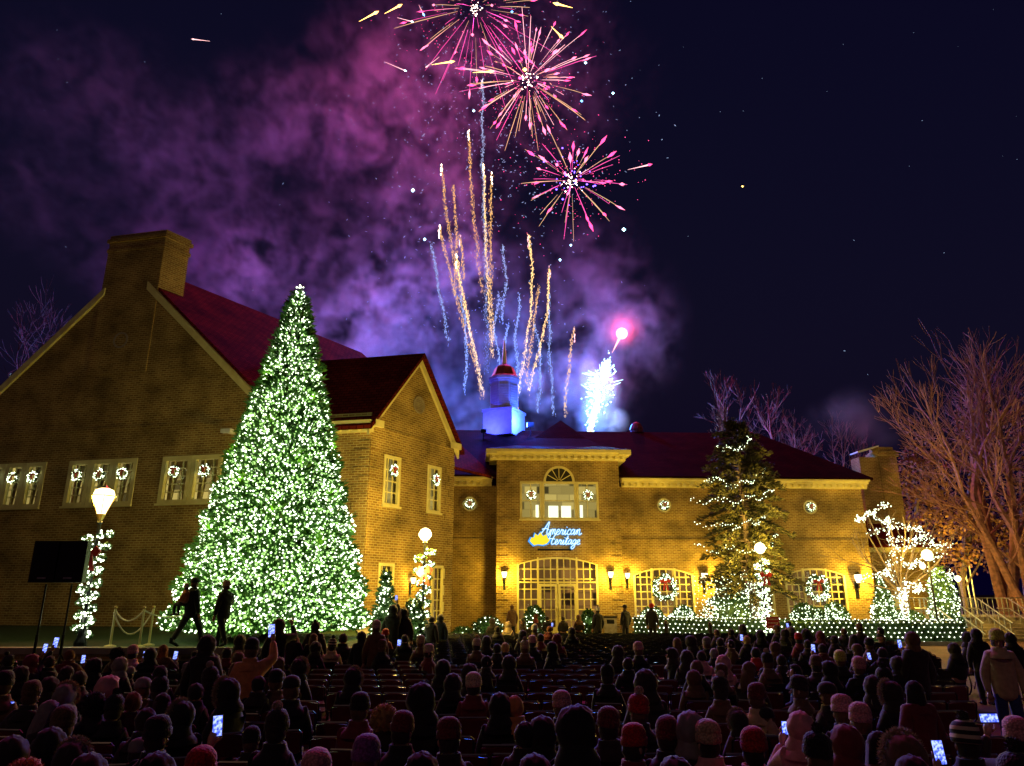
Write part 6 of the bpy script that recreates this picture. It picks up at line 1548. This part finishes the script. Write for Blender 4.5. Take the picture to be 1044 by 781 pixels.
person(658, 684, s, 'hood', 'dark', 'dark', sc_=1.12); person(804, 633, s, 'short', 'dark', 'dark')
# the man in the tan coat facing the camera
person(1013, 634, st_, 'beanie', 'yellow', 'tan', Y=12.6, rz=2.75, trc='blue', sc_=1.03, lean=.02)
PEOPLE[-1][0]['label'] = 'man in yellow-green beanie and big tan coat walking up the aisle towards the camera'
# figures by the big tree on the lawn
tp = person(199, 590, st_, 'cap', 'black', 'black', Y=20.9, z0=LAWN_Z, rz=-.5, walk=1, sc_=1.03, hl=(-.15, .22, 1.25))
tp['label'] = 'adult in dark coat on the lawn carrying a small child before the lit tree'
tc2 = person(191, 593, s, 'beanie', 'beige', 'orange', Y=20.7, z0=LAWN_Z + .82, rz=1.2, sc_=.62)
tc2['label'] = 'small child in orange coat and pale hat carried on the arm beside the lit tree'; CHAIRSPOTS.pop()
tq = person(231, 598, st_, 'beanie', 'tan', 'black', Y=20.7, z0=LAWN_Z, rz=1.0, walk=.8, hr=(.3, .35, 1.3), sc_=.98)
tq['label'] = 'person in long dark coat on the lawn, right of the adult carrying a child'
# group with a wheelchair at the right of the aisle
person(985, 640, s, 'hood', 'black', 'black', Y=19, sc_=1.1, rz=.4); CHAIRSPOTS.pop(); person(996, 650, st_, 'hood', 'black', 'black', Y=17.5, sc_=.92, rz=-.2); person(972, 655, s, 'hood', 'dark', 'black', Y=17, sc_=1.0, rz=.3); CHAIRSPOTS.pop()
person(1030, 650, st_, 'hood', 'black', 'black', Y=16.5, sc_=.9)
wc = thing('wheelchair', 'dark wheelchair at the aisle edge left of the man in the tan coat', 'wheelchair', (atY(985, 640, 19).x, 19, 0)); wx = wc.location.x
for s_ in (-1, 1):
    q = MB(); pts = [Vector((wx + s_ * .3, 19 - .02 + .3 * math.cos(a), .31 + .3 * math.sin(a))) for a in [2 * math.pi * i / 20 for i in range(21)]]; q.tube(pts, .018, 5, cap=False)
    for i in range(0, 20, 3): q.tube([Vector((wx + s_ * .3, 18.98, .31)), pts[i]], .004, 3)
    q.build('wheel', M['black'], wc)
    q = MB(); q.tube([(wx + s_ * .25, 18.75, .95), (wx + s_ * .25, 18.8, .5), (wx + s_ * .25, 19.25, .5), (wx + s_ * .22, 19.45, .1)], .014, 5); q.build('frame', M['iron'], wc)
q = MB(); q.box(wx - .24, wx + .24, 18.8, 19.25, .48, .53); q.build('seat', M['blackp'], wc); q = MB(); q.box(wx - .24, wx + .24, 18.74, 18.79, .53, .93); q.build('backrest', M['blackp'], wc)

# ---- labels that single each person out
from collections import defaultdict
ORD = ['leftmost', 'second from the left', 'third from the left', 'fourth from the left', 'fifth from the left', 'sixth from the left', 'seventh from the left', 'eighth from the left', 'ninth from the left']
def zone(px):
    for lim, nm in ((95, 'below the loudspeakers'), (165, 'below the rope stanchions'), (250, 'below the left of the lit tree'), (375, 'below the right of the lit tree'), (465, 'below the corner lamp'), (530, 'left of the entrance doors'), (615, 'below the entrance doors'), (690, 'below the left arched window'), (775, 'below the lit pine'), (850, 'below the rightmost arched window'), (930, 'below the bare lit tree'), (1100, 'by the right aisle')):
        if px < lim: return nm
def rowof(Y): return 'in the nearest rows' if Y < 7.6 else ('in the middle rows' if Y < 15 else 'in the far rows')
gd = defaultdict(list)
for P_ in PEOPLE:
    if P_[0]['label'].startswith(('seated', 'standing')): gd[(P_[3], P_[4], P_[5], P_[6], zone(P_[1]), rowof(P_[8]))].append(P_)
for (kd, hat, hc_, coat, zn, rw_), L_ in gd.items():
    L_.sort(key=lambda P_: P_[1])
    for i, P_ in enumerate(L_):
        base = '%s, %s coat, %s %s' % (HN[hat] % hc_, coat, rw_, zn)
        w_ = (kd + ' person, ' if kd == 'standing' else 'person, ') + base
        if len(L_) > 1: w_ = '%s, %s' % (w_, 'nearer' if len(L_) == 2 and P_[2] > L_[1 - i][2] else ('farther' if len(L_) == 2 else ORD[i]))
        ws = w_.split()
        if len(ws) > 16: w_ = w_.replace('edged with fur', 'fur-edged').replace('person, ', '', 1)
        P_[0]['label'] = w_
names = {P_[0].name: P_ for P_ in PEOPLE}
for o in col.objects:
    lb = o.get('label', '')
    if isinstance(lb, str) and lb.startswith('PHONE|'):
        P_ = names[lb[6:]]; o['label'] = 'lit phone raised by the %s wearer in %s coat %s %s' % ((HN[P_[4]] % P_[5]), P_[6], rowof(P_[8]), zone(P_[1]).replace('the ', ''))
        ws = o['label'].split()
        if len(ws) > 16: o['label'] = 'lit phone of the %s wearer %s %s' % ((HN[P_[4]] % P_[5]), rowof(P_[8]), zone(P_[1]))

# ================================================================ folding chairs
def make_chair():
    t = thing('folding_chair', 'dark folding chair', 'chair', (0, 0, 0), 0, 'folding chairs set out in rows')
    q = MB(); q.slab([(-.2, -.19, .44), (.2, -.19, .44), (.18, .2, .455), (-.18, .2, .455)], (0, 0, -.022)); q.build('seat', M['chairm'], t, local=True)
    q = MB(); n = 8
    for i in range(n):
        a0, a1 = i / n, (i + 1) / n
        def bp(f, z): return Vector((-.2 + .4 * f, -.25 - .03 * math.sin(f * math.pi) - (z - .62) * .18, z))
        ztp = lambda f: .84 + .02 * math.sin(f * math.pi)
        q.slab([bp(a0, .62), bp(a1, .62), bp(a1, ztp(a1)), bp(a0, ztp(a0))], (0, .012, 0))
    q.build('backrest', M['chairm'], t, local=True)
    for s_ in (-1, 1):
        q = MB(); q.tube([(s_ * .215, .24, .01), (s_ * .215, .02, .42), (s_ * .215, -.24, .62), (s_ * .215, -.29, .84), (s_ * .18, -.295, .87)], .0125, 5); q.build('frame', M['chairb'], t, local=True)
        q = MB(); q.tube([(s_ * .2, -.24, .01), (s_ * .2, .16, .43)], .012, 5); q.build('leg', M['chairb'], t, local=True)
    q = MB(); q.tube([(-.18, -.295, .87), (.18, -.295, .87)], .0135, 5); q.build('top_rail', M['iron'], t, local=True)
    return t
proto = make_chair(); first = True; cands = []
occupied = [(x, y) for x, y, r_, t in CHAIRSPOTS]
for x, y, rz_, t in CHAIRSPOTS: cands.append((x, y - .02, rz_ * .4, t))
Yr = 4.6; row = 0
while Yr < 31:
    xl = -.72 * Yr - .6 if Yr < 19.2 else (-.10 * Yr - 1.2)
    xr = min(12, .5 * Yr + .9)
    x = max(xl, -14.5)
    while x < xr:
        if not any((x - a) ** 2 + ((Yr - b) * .85) ** 2 < .43 ** 2 for a, b in occupied): cands.append((x + .015 * math.sin(x * 9 + row), Yr + .03 * math.sin(x * 5 + row * 2), .05 * math.sin(x * 3 + row), None))
        x += .47
    Yr += .92; row += 1
def vis(c):
    "bigger in view first"
    x, y, r_, t = c
    px_ = 522 + x / y * 758 if y > 1 else 0
    if px_ < -20 or px_ > 1064: return 1e9
    pen = 0
    if t is not None: pen = 6
    elif not (320 < px_ < 760): pen = 4
    return y + pen
cands.sort(key=vis); cands = [c for c in cands if vis(c) < 1e8]
EMPTY = []
for i, (x, y, rz_, t) in enumerate(cands[:300]):
    c = proto if i == 0 else copy_thing(proto, (x, y, 0), rz_)
    if i == 0: c.location = (x, y, 0); c.rotation_euler = (0, 0, rz_)
    if t is not None:
        c['label'] = 'folding chair under the ' + t['label'].replace('person, ', '').replace(' coat', '').replace('standing ', '').replace('rows ', 'rows ')
        if len(c['label'].split()) > 16: c['label'] = ' '.join(c['label'].split()[:16]).rstrip(',')
        c['group'] = 'folding chairs in use under the audience'
    else:
        c['group'] = 'empty folding chairs set out in rows'; c['label'] = 'E'; EMPTY.append((c, x, y))
NUM = 'first second third fourth fifth sixth seventh eighth ninth tenth eleventh twelfth thirteenth fourteenth fifteenth sixteenth seventeenth eighteenth nineteenth twentieth'.split()
rows_ = sorted({round((y - 4.6) / .92) for c, x, y in EMPTY}); gE = defaultdict(list)
for c, x, y in EMPTY: gE[(rows_.index(round((y - 4.6) / .92)), zone(522 + 758 * x / y))].append((x, c))
for (ri, zn), L_ in gE.items():
    L_.sort(key=lambda a: a[0])
    for i, (x, c) in enumerate(L_):
        c['label'] = ('empty folding chair, %srow %s from the camera, %s' % ('' if len(L_) == 1 else (NUM[i] + ' from left, '), NUM[ri] if ri < 20 else 'farthest', zn))
q = MB()
for (x, y, rz_, t) in cands[300:]:
    T = Matrix.Translation((x, y, 0)) @ Matrix.Rotation(rz_, 4, 'Z')
    for ch in proto.children:
        if ch.name.startswith('leg'): continue
        q.add([T @ v.co for v in ch.data.vertices], [tuple(p.vertices) for p in ch.data.polygons])
tag(q.build('folding_chairs', M['chairb']), 'rest of the dark folding chairs hidden among the audience', 'chairs', kind='stuff')
def short(lb, n=16):
    for a, b_ in ((' edged with fur', ''), ('person, ', ''), ('standing person', 'standing'), (' in the nearest', ' nearest'), (' in the middle', ' middle'), (' in the far', ' far'), (' the ', ' '), (' from left', '')):
        if len(lb.split()) <= n: break
        lb = lb.replace(a, b_)
    return lb
seen = {}
for o in list(col.objects):
    if o.parent is None and o.get('label'):
        lb = short(o['label']); k_ = 0
        base = lb
        while lb in seen and not (o.get('kind')):
            k_ += 1; lb = short(base, 14) + ', ' + ('right one', 'third one', 'fourth one', 'fifth one', 'sixth one')[min(4, k_ - 1)]
            if k_ > 5: break
        seen[lb] = 1; o['label'] = lb
print('PEOPLE', len(PEOPLE), 'CHAIRS', len(cands), 'PHONES', PHONEC[0])
